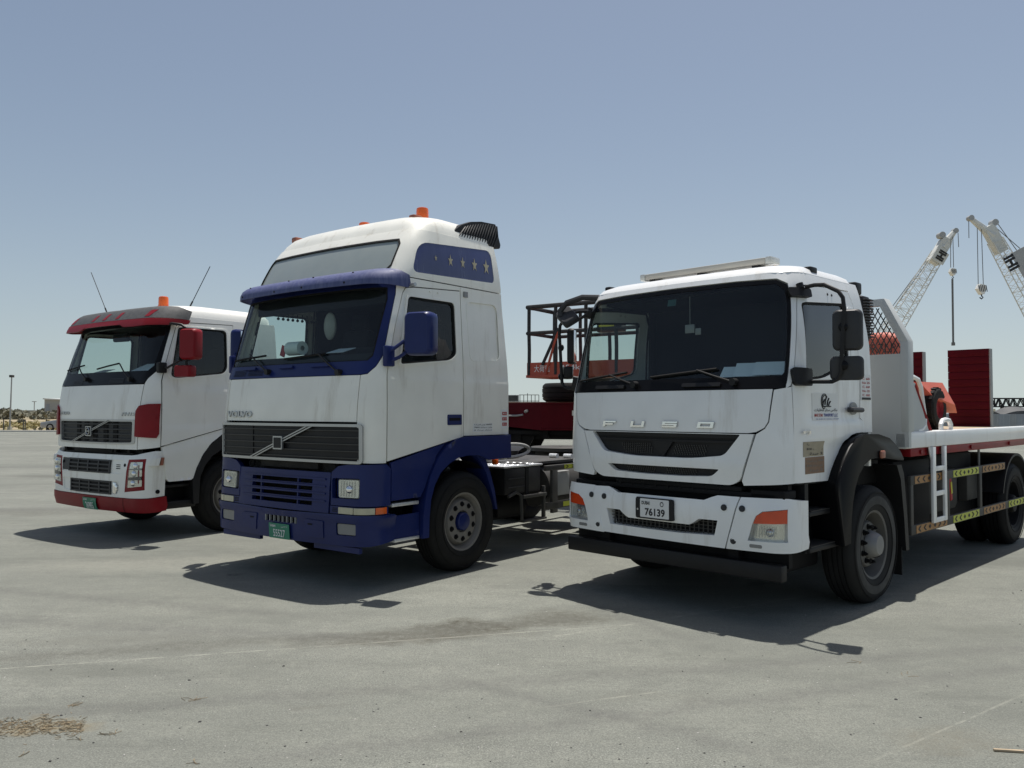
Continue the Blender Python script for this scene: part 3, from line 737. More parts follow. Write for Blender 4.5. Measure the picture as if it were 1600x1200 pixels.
    for sd, f in ((1, lambda q: q), (-1, mirp)):
        d = pan('door', sk, f(door), WP, root, [f(win)], off=lambda P: .003+ridge(P), depth=.03, zl=(1.65, 1.62, 1.60, 1.49, 1.465, 1.43))
        pan('window_seal', sk, f(win), 'rubber', d, [f([(k, .385+(a-.385)*.94+.02, 1.955+(z-1.955)*.94+.02) for k, a, z in win])], off=-.004, depth=.02)
        pan('side_window', sk, f(win), 'side_glass', d, off=-.014, depth=0)
        k = 'R' if sd > 0 else 'L'
        hb = B(); c0 = sk.P(k, 1.12, 1.715, .03); c1 = sk.P(k, 1.385, 1.712, .03)
        hb.tube([sk.P(k, 1.12, 1.715, .02), sk.P(k, 1.14, 1.715, .045), sk.P(k, 1.36, 1.712, .045), sk.P(k, 1.385, 1.712, .02)], .022, 8)
        hb.out('door_handle', 'grey_plastic', d)
        pan('handle_recess', sk, [(k, 1.25+.07*cos(i*pi/8), 1.725+.055*sin(i*pi/8)) for i in range(16)], 'grey_metal', d, off=.02, depth=.02)
        pan('door_pillar_trim', sk, f(rp('R', [(1.245, 2.12, .03), (1.385, 2.16, .03), (1.385, 2.62, .03), (1.26, 2.63, .03)])), WP, d, off=.008, depth=.01)
        for yy in (.90, .98): pan('screw_cap', sk, [(k, yy+.011*cos(i*pi/4), 2.705+.011*sin(i*pi/4)) for i in range(8)], 'black_plastic', d, off=.008, depth=.008)
    # door stickers (right side only, the one in view)
    def patch(a0, a1, b0, b1, m, name='sticker', off=.006, par=root): return pan(name, sk, rect('R', a0, a1, b0, b1), m, par, off=lambda P: off+ridge(P), depth=.002, zl=(1.62, 1.49))
    st = patch(.475, .955, 1.625, 1.85, 'print_white')
    def T_(body, m, a0, a1, b0, b1, par, bold=0., off=.010): lettering_on(par, sk, 'R', body, m, a0, a1, b0, b1, off, bold=bold)
    T_(AR_COMPANY, 'print_black', .51, .935, 1.695, 1.725, st, .01); T_('MAX STAR', 'print_red', .51, .66, 1.656, 1.682, st, .03); T_('TRANSPORT L.L.C', 'print_blue', .675, .94, 1.656, 1.682, st, .03)
    T_('TEL: 04 8841123  P.O.BOX 61142 DUBAI', 'print_blue', .51, .94, 1.632, 1.642, st, .01, off=.022)
    b = B()
    for k_, (r0, x0) in enumerate(((.062, .69), (.05, .70))): b.tube([sk.P('R', x0+r0*.9*cos(t*pi/9), 1.785+r0*sin(t*pi/9), .009) for t in range(2, 15)], .004, 4)
    for a, c, e in ((.66, 1.75, .05), (.70, 1.755, .07), (.74, 1.75, .06), (.77, 1.75, .035)): b.tube([sk.P('R', a, c, .009), sk.P('R', a+.012, c+e*.6, .009), sk.P('R', a+.035, c+e, .009)], .007, 4)
    b.tube([sk.P('R', .65, 1.742, .009), sk.P('R', .81, 1.742, .009)], .006, 4); b.out('emblem', 'print_black', st)
    T_('FJ', 'chrome', .285, .42, 1.515, 1.545, root, .03, off=.024)
    s2 = patch(.315, .675, 1.335, 1.455, 'sticker_tan'); s3 = patch(.35, .69, 1.195, 1.33, 'sticker_brown')
    for par, base, mm in ((s2, 1.335, 'print_black'), (s3, 1.20, 'print_grey')):
        T_(AR_LINE2 + ' 16000', mm, .37, .66, base+.086, base+.108, par, .01, off=.010)
        T_('8100 ' + AR_WEIGHT, mm, .37, .65, base+.048, base+.070, par, .01, off=.010); T_('\uFE94\uFEE8\uFEB3 2', mm, .42, .65, base+.012, base+.032, par, .01, off=.010)
    s4 = patch(1.43, 1.65, 1.80, 2.03, 'print_white')
    for i in range(5):
        T_('No 25' if i % 2 else 'C 60', 'print_red', 1.46, 1.62, 1.985-i*.037, 2.005-i*.037, s4, .01)
    pan('sticker_strip', sk, rect('R', 1.45, 1.64, 1.805, 1.825), 'print_black', s4, off=.010, depth=.001)
    # bumper
    bk = Skin([(.4, 1.18), (1.1, 1.19)], [(.5, .03), (.6, .005), (.9, .0), (1.02, .03)], .17, .06)
    intake = [('F', -.60, .805), ('F', -.44, .805), ('F', -.37, .755), ('F', -.34, .742), ('F', .30, .742), ('F', .33, .755), ('F', .40, .80), ('F', .57, .80), ('F', .54, .675), ('F', .2, .662), ('F', -.2, .662), ('F', -.56, .665)]
    bump = pan('front_bumper', bk, [('F', -.765, 1.0), ('F', -.59, 1.005), ('F', -.53, .985), ('F', -.47, .958), ('F', .44, .958), ('F', .50, .985), ('F', .56, 1.005), ('F', .755, 1.005), ('F', .63, .578), ('F', -.66, .585)], WP, root, [intake],
               off=lambda P: .012*max(0, min(1, (P.z-.74)/.06))*max(0, min(1, (.46-abs(P.x))/.08)), depth=.10, zl=(.75, .80))
    for sd, f in ((1, lambda q: q), (-1, mirp)):
        lamp = [('F', .835, .665), ('F', .875, .80), ('F', .905, .865), ('F', .96, .905), ('C', .10, .918), ('C', .52, .932), ('C', .52, .672)]
        e = pan('bumper_end', bk, f([('F', .768, 1.005), ('C', .2, 1.012), ('C', .5, 1.012), ('C', .9, .995), ('R', .36, .985), ('R', .37, .60), ('C', .6, .585), ('F', .643, .578)]), WP, root, [f(lamp)],
                off=lambda P: .010*max(0, 1-abs(P.z-.66)/.05), depth=.10)
        hl = pan('headlight', bk, f(lamp), 'reflector', e, off=-.06, depth=0)
        pan('headlight_lens', bk, f([('F', .838, .668), ('F', .876, .798), ('C', .515, .812), ('C', .515, .675)]), 'lamp_cover', hl, off=-.008, depth=.01)
        pan('indicator_lens', bk, f([('F', .880, .803), ('F', .908, .866), ('F', .963, .902), ('C', .10, .914), ('C', .515, .928), ('C', .515, .818)]), 'red_orange_lens', hl, off=-.008, depth=.04)
        rb = B()
        for i in range(7):
            x = .90+i*.025; rb.tube([bk.P('F', x*sd, .70, -.012), bk.P('F', (x+.01)*sd, .78, -.012)], .003, 4)
        rb.out('lens_ribs', 'lamp_lens', hl)
        B().ball(bk.P('F', 1.0*sd, .735, -.055), .035, seg=14).out('bulb_bowl', 'chrome', hl)
        pan('side_marker', bk, f(rect('F', .85, .955, .612, .640, .012)), 'grey_lamp', e, off=.006, depth=.02)
        for x, z, par in ((.79, .915, e), (.71, .648, e), (.63, .912, bump)):
            c = bk.P('F', x*sd, z, .001); n_ = bk.N(x*sd, z)
            B().cyl(c-n_*.01, c+n_*.006, .026, 16).cyl(c+n_*.004, c+n_*.010, .016, 12).out('bumper_plug', 'grey_plastic', par)
    pan('bumper_inner', bk, rect('F', -.62, .60, .655, .81), 'chassis_black', root, off=-.10, depth=0)
    wb = B()
    for i in range(24): wb.box(-.55+i*.045, -.54+i*.045, .07, .075, .665, .80)
    for i in range(4): wb.box(-.58, .56, .068, .073, .68+i*.03, .685+i*.03)
    wb.out('radiator_mesh', 'dark_steel', root)
    plate = pan('plate_holder', bk, rect('F', -.23, .165, .757, .935, .02), 'black_plastic', root, off=.035, depth=.035)
    pl = pan('number_plate', bk, rect('F', -.178, .125, .770, .925, .008), 'plate_white', plate, off=.038, depth=.003)
    lettering_on(pl, bk, 'F', '76139', 'print_black', -.125, .085, .785, .852, .040, bold=.03)
    lettering_on(pl, bk, 'F', 'DUBAI', 'print_black', -.160, -.075, .880, .908, .040, bold=.02)
    lettering_on(pl, bk, 'F', 'O', 'print_black', .035, .072, .872, .912, .040)
    B().cyl(bk.P('F', -.205, .835, .034), bk.P('F', -.205, .835, .040), .009, 8).out('screw_cap', 'silver_trim', plate)
    # dark gap between grille and bumper, radiator, crossmember
    gp = B()
    gp.box(-1.10, 1.10, .20, .26, .45, 1.2); gp.box(-1.05, 1.05, .10, .24, 1.00, 1.045, .01); gp.box(-.55, .75, .09, .2, 1.045, 1.085, .01)
    for i in range(9): gp.cyl((-.5+i*.13, .10, 1.03), (-.49+i*.13, .1, 1.10), .012, 8)
    gp.box(.82, 1.12, .10, .3, 1.0, 1.07, .015); gp.out('crossmember', 'chassis_black', root)
    br = B().box(-1.10, 1.12, .035, .135, .362, .492, .012); br.out('underrun_bar', 'black_metal', root)
    for x in (-.75, .60): B().box(x, x+.10, .12, .6, .42, .62).out('bar_bracket', 'chassis_black', root)
    B().box(-.98, .98, .30, 1.0, .36, 1.0, .05).box(-.95, .95, 1.0, 2.5, .93, 1.0).out('underbody_light_block', 'chassis_black', root); B().box(-1.0, 1.0, 1.74, 2.26, 1.0, 1.45, .03).out('cab_gap_light_block', 'chassis_black', root)  # unseen blocks added to keep sunlight off the ground under the cab
    # steps behind the bumper
    for s in (-1, 1):
        sp = B()
        sp.box(s*.93, s*1.18, .40, 1.02, .555, .60, .012); sp.box(s*.97, s*1.17, .42, 1.02, .845, .885, .012)
        sp.box(s*.90, s*.97, .30, 1.05, .56, 1.13); sp.prism([(.38, .555), (.44, .555), (.44, 1.12), (.38, 1.12)], 'yz', s*.92, s*1.15)
        sp.out('step_box', 'black_plastic', root)
        B().box(s*1.0, s*1.172, .45, 1.0, .886, .892).out('step_tread', 'dark_steel', root); B().box(s*.98, s*1.182, .42, 1.0, .601, .607).out('step_tread', 'dark_steel', root)
    # mudguards
    mo = [(.73, 1.10), (.80, 1.20), (.89, 1.30), (1.0, 1.395), (1.13, 1.465), (1.30, 1.503), (1.62, 1.495), (1.86, 1.455), (2.02, 1.385), (2.13, 1.31), (2.19, 1.25)]
    mi = [(2.18, 1.235), (2.05, 1.245), (1.88, 1.262), (1.62, 1.285), (1.42, 1.28), (1.28, 1.235), (1.16, 1.15), (1.08, 1.04), (1.03, .92), (1.0, .78), (.98, .58), (.86, .57), (.80, .80), (.75, 1.0)]
    for s in (-1, 1):
        mg = B(); poly = mo + mi; rg = []
        for x, sc in ((.90, .97), (1.17, .985), (1.235, 1.0), (1.255, 1.0), (1.262, .992)):
            cx_, cz_ = 1.5, .9; rg.append([(s*x, cx_+(p[0]-cx_)*sc, cz_+(p[1]-cz_)*sc) for p in poly])
        mg.loft(rg); m_ = mg.out('mudguard', 'mudguard_black', root, ang=50)
        B().box(s*1.262, s*1.285, 1.60, 1.70, 1.275, 1.345, .012).out('side_marker', 'marker_dull', m_)
        fl = B().prism([(2.10, 1.19), (2.21, 1.19), (2.27, 1.10), (2.34, .70), (2.38, .36), (2.30, .36), (2.26, .68), (2.19, 1.05)], 'yz', s*.92, s*1.23)
        fl.out('rear_mudguard', 'black_plastic', root); B().box(s*.9, s*1.2, 2.26, 2.275, .13, .40).out('mudflap', 'rubber', root)
    # wheels
    w0 = make_wheel('silver', .525); put_wheel(w0, root, 1.27, 1.50, .525, 1, True, .3); put_wheel(w0, root, -1.27, 1.50, .525, -1)
    wd = make_wheel('drive', .525); put_wheel(wd, root, 1.22, 6.05, .525, 1, True); put_wheel(wd, root, .90, 6.05, .525, 1); put_wheel(wd, root, -1.22, 6.05, .525, -1); put_wheel(wd, root, -.90, 6.05, .525, -1)
    for s in (-1, 1):
        pts = [(6.05+.63*cos(radians(d_)), .53+.63*sin(radians(d_))) for d_ in range(15, 166, 10)]; inn = [(6.05+.60*cos(radians(d_)), .53+.60*sin(radians(d_))) for d_ in range(165, 14, -10)]
        B().prism(pts+inn, 'yz', s*.55, s*1.24).out('wheel_cover', 'black_plastic', root)
        B().box(s*.5, s*1.05, 2.5, 3.5, .46, 1.2, .03).out('tool_or_shade_box', 'chassis_black', root); B().box(s*.45, s*.9, 3.6, 5.4, .46, 1.2, .03).out('tool_or_shade_box', 'chassis_black', root)  # dark boxes added to block light between guard and chassis
    ch = B()
    for s in (-1, 1): ch.box(s*.36, s*.44, .3, 6.9, .82, 1.06, .01)
    for y in (.5, 2.0, 3.2, 4.5, 6.0, 6.8): ch.box(-.36, .36, y, y+.12, .84, 1.04)
    ch.cyl((-1.0, 1.5, .5), (1.0, 1.5, .5), .07, 10); ch.cyl((-1.0, 6.05, .5), (1.0, 6.05, .5), .1, 10); ch.ball((0, 6.05, .5), .24)
    ch.cyl((-.1, 1.4, .75), (.1, 5.9, .6), .05, 8); ch.box(-.35, .35, .4, 1.6, .6, 1.2, .03); ch.out('chassis_frame', 'chassis_black', root)
    tk = B(); tk.box(.5, 1.0, 3.6, 4.6, .55, 1.05, .08); tk.out('fuel_tank', 'dark_steel', root)
    B().cyl((.62, 2.6, .62), (.62, 3.9, .62), .17, 20).ball((.62, 2.6, .62), .17, sy=.4, seg=16).ball((.62, 3.9, .62), .17, sy=.4, seg=16).out('air_tank', 'chassis_black', root)
    B().box(.6, 1.0, 4.9, 5.3, .62, 1.0, .02).out('battery_box', 'dark_steel', root)
    bx = B().box(1.04, 1.11, -.035, .035, -.13, .13, .012, M=Matrix.Translation((0, 3.98, .83)) @ Matrix.Rotation(.15, 4, 'X')).out('fire_extinguisher_box', 'print_red', root)
    B().box(1.112, 1.116, -.02, .02, -.05, .08, M=Matrix.Translation((0, 3.98, .83)) @ Matrix.Rotation(.15, 4, 'X')).out('yellow_label', 'yellow_sign', bx)
    # deck
    B().box(-1.20, 1.20, 2.32, 7.0, 1.40, 1.475).out('deck_floor', 'deck_board', root)
    for s in (-1, 1):
        r = B().box(s*1.13, s*1.25, 2.30, 7.0, 1.335, 1.50, .02); r.out('side_rail', 'white_paint', root)
        r = B().box(s*1.10, s*1.205, 2.52, 6.95, 1.25, 1.334, .006).out('lower_rail', 'red_paint', root)
        for i, y in enumerate((2.78, 4.35, 5.85)):
            B().cyl((s*1.205, y, 1.292), (s*1.222, y, 1.292), .024, 12).out('bolt', 'red_paint', r)
        dr = B()
        dr.tube([(s*1.20, 3.40, 1.47), (s*1.20, 3.405, 1.56), (s*1.20, 3.45, 1.60), (s*1.20, 3.55, 1.61), (s*1.20, 3.65, 1.60), (s*1.20, 3.70, 1.56), (s*1.20, 3.71, 1.47)], .025, 8); dr.out('lashing_hoop', 'white_paint', root)
        # ladder
        ld = B()
        ld.box(s*1.235, s*1.262, 2.97, 3.055, .56, 1.335, .004); ld.box(s*1.235, s*1.262, 3.31, 3.375, .56, 1.335, .004)
        for z in (.56, .83, 1.085): ld.box(s*1.238, s*1.260, 3.05, 3.315, z, z+.05, .004)
        ld.prism([(2.92, 1.335), (3.055, 1.335), (3.055, 1.12), (2.99, 1.18)], 'yz', s*1.232, s*1.240); ld.prism([(3.31, 1.335), (3.45, 1.335), (3.37, 1.15), (3.31, 1.10)], 'yz', s*1.232, s*1.240)
        ld.out('ladder', 'white_paint', root)
        # side guard
        gd = B(); gd.box(s*1.19, s*1.225, 2.46, 5.6, .975, 1.065, .004); gd.box(s*1.19, s*1.225, 2.46, 6.5, .485, .580, .004)
        gd.box(s*1.19, s*1.222, 2.46, 2.53, .55, 1.0, .004); gd.box(s*1.19, s*1.222, 3.50, 3.57, .55, 1.0, .004); gd.box(s*1.19, s*1.222, 4.60, 4.68, .55, 1.0, .004)
        g_ = gd.out('side_guard', 'dark_steel', root)
        def chev(y0, y1, z0, z1, m, direction):
            t = B().box(s*1.226, s*1.229, y0, y1, z0, z1).out('chevron_tape', m, g_)
            n_ = max(3, int((y1-y0)/.13)); st = (y1-y0)/n_; hz = (z1-z0)*.38; mz = (z0+z1)/2
            for i in range(n_):
                q = B(); c = y0+st*(i+.5); dd = -1 if i < n_/2 else 1
                if abs(i+.5-n_/2) < .6: q.prism([(c-.035, mz), (c, mz-hz*.8), (c+.035, mz), (c, mz+hz*.8)], 'yz', s*1.2295, s*1.2315).out('chevron', 'print_black', g_); continue
                q.prism([(c+dd*.03, mz), (c-dd*.02, mz+hz), (c-dd*.055, mz+hz), (c-dd*.005, mz), (c-dd*.055, mz-hz), (c-dd*.02, mz-hz)], 'yz', s*1.2295, s*1.2315).out('chevron', 'print_black', g_)
        chev(2.56, 3.32, .983, 1.057, 'chevron_orange', 1); chev(3.68, 4.54, .983, 1.057, 'chevron_yellow', 1); chev(4.70, 5.56, .983, 1.057, 'chevron_orange', 1)
        chev(2.58, 3.46, .494, .571, 'chevron_orange', 1); chev(3.66, 4.54, .494, .571, 'chevron_yellow', 1); chev(4.72, 5.56, .494, .571, 'chevron_orange', 1); chev(5.72, 6.45, .494, .571, 'chevron_yellow', 1)
        for y in (3.80, 5.35): B().cyl((s*1.0, y, .55), (s*1.0, y, 1.28), .015, 8).out('guard_stay', 'grey_metal', root)
    # headboard
    HO = [(-1.27, 1.35), (1.27, 1.35), (1.27, 2.38), (1.05, 2.81), (-1.05, 2.81), (-1.27, 2.38)]
    HI = [(-1.20, 2.26), (1.20, 2.26), (1.21, 2.34), (1.01, 2.74), (-1.01, 2.74), (-1.21, 2.34)]
    hb = B()
    vv = []
    for y in (2.30, 2.36):
        vv += [(x, y, z) for x, z in HO] + [(x, y, z) for x, z in HI]
    ff = []
    for (a, b) in ((0, 1), (1, 2), (2, 3), (3, 4), (4, 5), (5, 0)):
        ff += [(a, b, 6+b, 6+a), (12+a, 18+a, 18+b, 12+b), (a, 12+a, 12+b, b), (6+a, 6+b, 18+b, 18+a)]
    hb._add(vv, ff); head = hb.out('headboard', 'headboard_grey', root)
    for s in (-1, 1):
        fr = B()
        fr.prism([(s*1.275, 1.5), (s*1.275, 2.385), (s*1.20, 2.385), (s*1.20, 1.5)], 'xz', 2.295, 2.44, .012)
        fr.prism([(s*1.275, 2.38), (s*1.055, 2.815), (s*1.0, 2.80), (s*1.215, 2.36)], 'xz', 2.297, 2.438, .008)
        fr.box(s*1.20, s*1.245, 2.40, 2.44, 1.49, 2.02); fr.prism([(2.43, 2.02), (2.64, 1.98), (3.0, 1.50), (2.43, 1.50)], 'yz', s*1.185, s*1.215)
        fr.out('headboard_frame', 'headboard_grey', head)
        B().tube([(s*1.205, 2.64, 1.96), (s*1.205, 3.08, 1.48)], .022, 6).out('brace_edge', 'red_paint', head)
    wm = B()
    for i in range(-30, 64):
        for dz in (1, -1):
            pts = []
            for j in range(0, 23):
                z = 2.25+j*.0225; x = -1.3+i*.055 + (j*.0225*.55)*dz
                lim = 1.205 if z < 2.34 else 1.21-(z-2.34)*.5
                if abs(x) < lim and z < 2.745: pts.append((x, 2.325+.004*dz, z))
            if len(pts) > 1: wm.tube([pts[0], pts[-1]], .0058, 4)
    wm.out('wire_mesh', 'dark_steel', head)
    for s in (-1, 1):
        B().tube([(s*1.20, 2.44, 2.04), (s*1.20, 2.62, 2.045), (s*1.20, 2.76, 2.02), (s*1.20, 2.84, 1.94), (s*1.20, 2.88, 1.80), (s*1.20, 2.94, 1.62), (s*1.20, 2.92, 1.555), (s*1.20, 2.84, 1.515), (s*1.20, 2.72, 1.50)], .022, 8).out('grab_rail', 'white_paint', root)
    # raised loading ramps at the rear
    for x0 in (.14, -.755):
        rm = B(); 
        rm.box(x0+.003, x0+.06, 7.045, 7.11, 1.40, 2.585); rm.box(x0+.48, x0+.534, 7.045, 7.11, 1.40, 2.585); rm.box(x0+.06, x0+.48, 7.06, 7.075, 1.40, 2.585)
        rr = rm.out('loading_ramp', 'dark_steel', root); n_ = 11; h = (2.59-1.40)/n_; first = None
        for i in range(n_):
            if first is None:
                first = B().box(x0, x0+.54, 7.0, 7.045, 0, h-.0035, .0025).out('plank', 'dark_red_paint', rr); o = first
            else: o = first.copy(); COL.objects.link(o); o.parent = rr
            o.location = (0, random.uniform(-.003, .003), 1.40+i*h)
        B().box(x0+.541, x0+.555, 7.005, 7.11, 1.40, 2.585).out('ramp_edge', 'grey_metal', rr)
    # air intake and marker behind the cab
    ai = B(); ai.box(.86, 1.06, 1.78, 1.98, 2.36, 2.80, .04); a_ = ai.out('air_intake', 'black_plastic', root)
    lv = B()
    for i in range(14): lv.box(1.02, 1.085, 1.80, 1.97, 2.40+i*.027, 2.414+i*.027, .003)
    lv.out('louvre', 'grey_plastic', a_)
    B().box(.86, 1.0, 1.78, 1.92, 2.81, 2.93, .02).box(.88, .94, 1.74, 1.84, 2.0, 2.5, .01).out('work_lamp', 'black_plastic', root)
    # light bar, marker lamps
    lb = B(); lb.box(-.64, .66, .68, .84, 3.005, 3.062, .012); l_ = lb.out('light_bar', 'light_bar', root)
    for x in (.66, -.70): B().box(x, x+.06, .675, .845, 3.0, 3.066, .012).out('light_bar_end', 'lamp_lens', l_)
    for x in (-.60, .52, -.05): B().box(x, x+.07, .70, .82, 2.94, 3.006).out('light_bar_foot', 'black_plastic', l_)
    for x, y, z in ((1.02, .70, 2.875), (-.99, .52, 2.90)):
        B().box(x-.035, x+.055 if x > 0 else x+.035, y, y+.12, z, z+.06, .015).out('marker_lamp', 'black_plastic', root)
    # mirrors, near side
    def mirrors(s):
        arm = B(); q = lambda x, y, z: (s*x, y, z)
        arm.tube([q(1.16, .42, 2.715), q(1.24, .40, 2.72), q(1.33, .385, 2.712), q(1.45, .37, 2.645), q(1.49, .36, 2.59), q(1.50, .36, 2.50), q(1.49, .36, 2.36), q(1.47, .36, 2.06), q(1.465, .36, 2.0), q(1.44, .365, 1.955), q(1.39, .37, 1.935), q(1.18, .385, 1.94)], .017, 8)
        a = arm.out('mirror_arm', 'black_plastic', root)
        if s > 0:
            mirror_body(root, 1.495, .43, 2.34, .225, .325, .09, .30, 'grey_plastic'); mirror_body(root, 1.485, .43, 2.04, .25, .19, .09, .30, 'grey_plastic')
        else:
            mirror_body(root, -1.42, .46, 2.375, .20, .37, .07, -1.0, 'black_plastic'); mirror_body(root, -1.46, .44, 2.10, .20, .13, .09, -.75, 'black_plastic')
        for z in (2.36, 2.06): B().ball((s*1.485, .368, z), .038, sy=.6).out('mirror_pivot', 'black_gloss', a)
        k = 'R' if s > 0 else 'L'
        pan('mirror_bracket', sk, rect(k, .205, .40, 1.905, 2.045, .03), 'black_plastic', a, off=.05, depth=.05)
        pan('mirror_bracket', sk, rect(k, .32, .50, 2.63, 2.70, .02), 'black_plastic', a, off=.05, depth=.05)
        B().cyl(sk.P(k, .42, 2.70, .03), sk.P(k, .42, 2.74, .03), .03, 10).out('pivot_cap', 'black_plastic', a)
    mirrors(1); mirrors(-1)
    fm = B().tube([(-1.0, .42, 2.84), (-1.16, .33, 2.85), (-1.30, .25, 2.80), (-1.36, .22, 2.72), (-1.35, .22, 2.66)], .030, 8); fm.out('front_mirror_arm', 'grey_plastic', root)
    B().tube([(-1.08, .38, 2.70), (-1.2, .3, 2.62), (-1.3, .28, 2.68)], .018, 8).out('front_mirror_stay', 'black_plastic', root)
    mm = mirror_body(root, 0, 0, 0, .26, .17, .07, 0, 'grey_plastic', 'front_mirror')
    mm.location = (-1.30, .26, 2.66); mm.rotation_euler = (-.9, .55, -.35)
    for f in (lambda q: q, mirp):
        pan('seam_shade_strip', sk, f([(k, .80+(a-.80)*1.045, 1.95+(z-1.95)*1.02) for k, a, z in door]), 'chassis_black', root, [f([(k, .80+(a-.80)*.95, 1.95+(z-1.95)*.97) for k, a, z in door])], off=-.02, depth=0)  # black strips added behind the shut lines to paint the gaps as shaded
        pan('seam_shade_strip', sk, f([('F', .84, 1.11), ('F', .92, 1.54), ('F', .98, 1.60), ('F', 1.0, 1.86), ('F', 1.07, 1.86), ('F', 1.05, 1.60), ('F', .95, 1.50), ('F', .75, 1.12)]), 'chassis_black', root, off=-.022, depth=0)
    # inside the cab
    dash = interior(root, 1.08, .24, 1.49, 1.30, 1.98, 2.80, .58)
    pp = B()
    for x, y, z, a, w_, h_ in ((.70, .44, 2.055, .55, .30, .21), (.86, .43, 2.06, .5, .26, .20), (.55, .42, 2.035, .4, .25, .18)):
        pp.box(-w_/2, w_/2, -h_/2, h_/2, -.002, .002, M=Matrix.Translation((x, y-.06, z)) @ Matrix.Rotation(a*.6, 4, 'Z') @ Matrix.Rotation(.62, 4, 'X'))
    pp.out('papers', 'paper', dash)
    B().tube([(.0, .50, 2.76), (.0, .50, 2.50)], .003, 4).box(-.05, .05, .49, .51, 2.42, 2.50, .005).box(.06, .12, .49, .50, 2.40, 2.46, .004).out('hanging_tag', 'grey_lamp', root)
    pan('toll_sticker', sk, rect('F', -.09, .0, 2.66, 2.72), 'toll_green', root, off=-.02, depth=.001)
    return root
FLATBED = build_flatbed()

# ------------------------------------------------------------------ shared body work of the two long-cab tractors
def tractor_chassis(root, wheel_style_hub, R, yw, yr):
    w0 = make_wheel('steel', R); put_wheel(w0, root, 1.23, yw, R, 1, True, .2); put_wheel(w0, root, -1.23, yw, R, -1)
    wd = make_wheel('drive', R); put_wheel(wd, root, 1.22, yr, R, 1, True); put_wheel(wd, root, .90, yr, R, 1); put_wheel(wd, root, -1.22, yr, R, -1); put_wheel(wd, root, -.90, yr, R, -1)
    ch = B()
    for s in (-1, 1): ch.box(s*.36, s*.44, .5, yr+.9, .78, 1.02, .01)
    for y in (2.4, 3.4, 4.4, yr+.7): ch.box(-.36, .36, y, y+.12, .8, 1.0)
    ch.cyl((-1.0, yw, .5), (1.0, yw, .5), .07, 10); ch.cyl((-1.0, yr, .5), (1.0, yr, .5), .1, 10); ch.ball((0, yr, .5), .24)
    ch.box(-.42, .42, .35, 2.0, .42, 1.15, .05); ch.box(-.95, .95, .42, .62, .40, .85, .03); ch.box(-.9, .9, 1.9, 2.15, .45, 1.0, .02)
    ch.cyl((0, 2, .7), (0, yr, .55), .05, 8); ch.out('chassis_frame', 'chassis_black', root)
    fw = B(); fw.lathe([(0, .02), (0, .46), (.05, .46), (.06, .44), (.06, .02)], 30, 'z', (0, yr-.05, 1.10)); fw.box(-.3, .3, yr-.3, yr+.2, 1.0, 1.11)
    fw.out('fifth_wheel', 'dark_steel', root)
    for s in (-1, 1):
        t = B(); pts = [(yr+.62*cos(a), .53+.62*sin(a)) for a in [radians(d) for d in range(20, 161, 10)]]
        inn = [(yr+.595*cos(a), .53+.595*sin(a)) for a in [radians(d) for d in range(160, 19, -10)]]
        t.prism(pts+inn, 'yz', s*.62, s*1.24).out('rear_mudguard', 'black_plastic', root)

def bar_letter_plate(root, sk, x0, x1, z0, z1, num, off):
    pl = pan('number_plate', sk, rect('F', x0, x1, z0, z1, .006), 'plate_green', root, off=off, depth=.004)
    w = x1-x0; h = z1-z0
    lettering_on(pl, sk, 'F', num, 'print_white', x0+w*.22, x0+w*.80, z0+h*.10, z0+h*.60, off+.002, bold=.012)
    lettering_on(pl, sk, 'F', 'DUBAI', 'print_white', x0+w*.08, x0+w*.34, z0+h*.74, z0+h*.90, off+.002, bold=.02)
    lettering_on(pl, sk, 'F', AR_DUBAI + ' ' + '\u0661\u0660', 'print_white', x0+w*.62, x0+w*.92, z0+h*.72, z0+h*.90, off+.002)
    return pl

def star(sk, k, a, z, r, m, par, off):
    return pan('star', sk, [(k, a + (r if i % 2 == 0 else r*.4)*.62*cos(pi/2+i*pi/5), z + (r if i % 2 == 0 else r*.4)*sin(pi/2+i*pi/5)) for i in range(10)], m, par, off=off, depth=.001, g=.05)

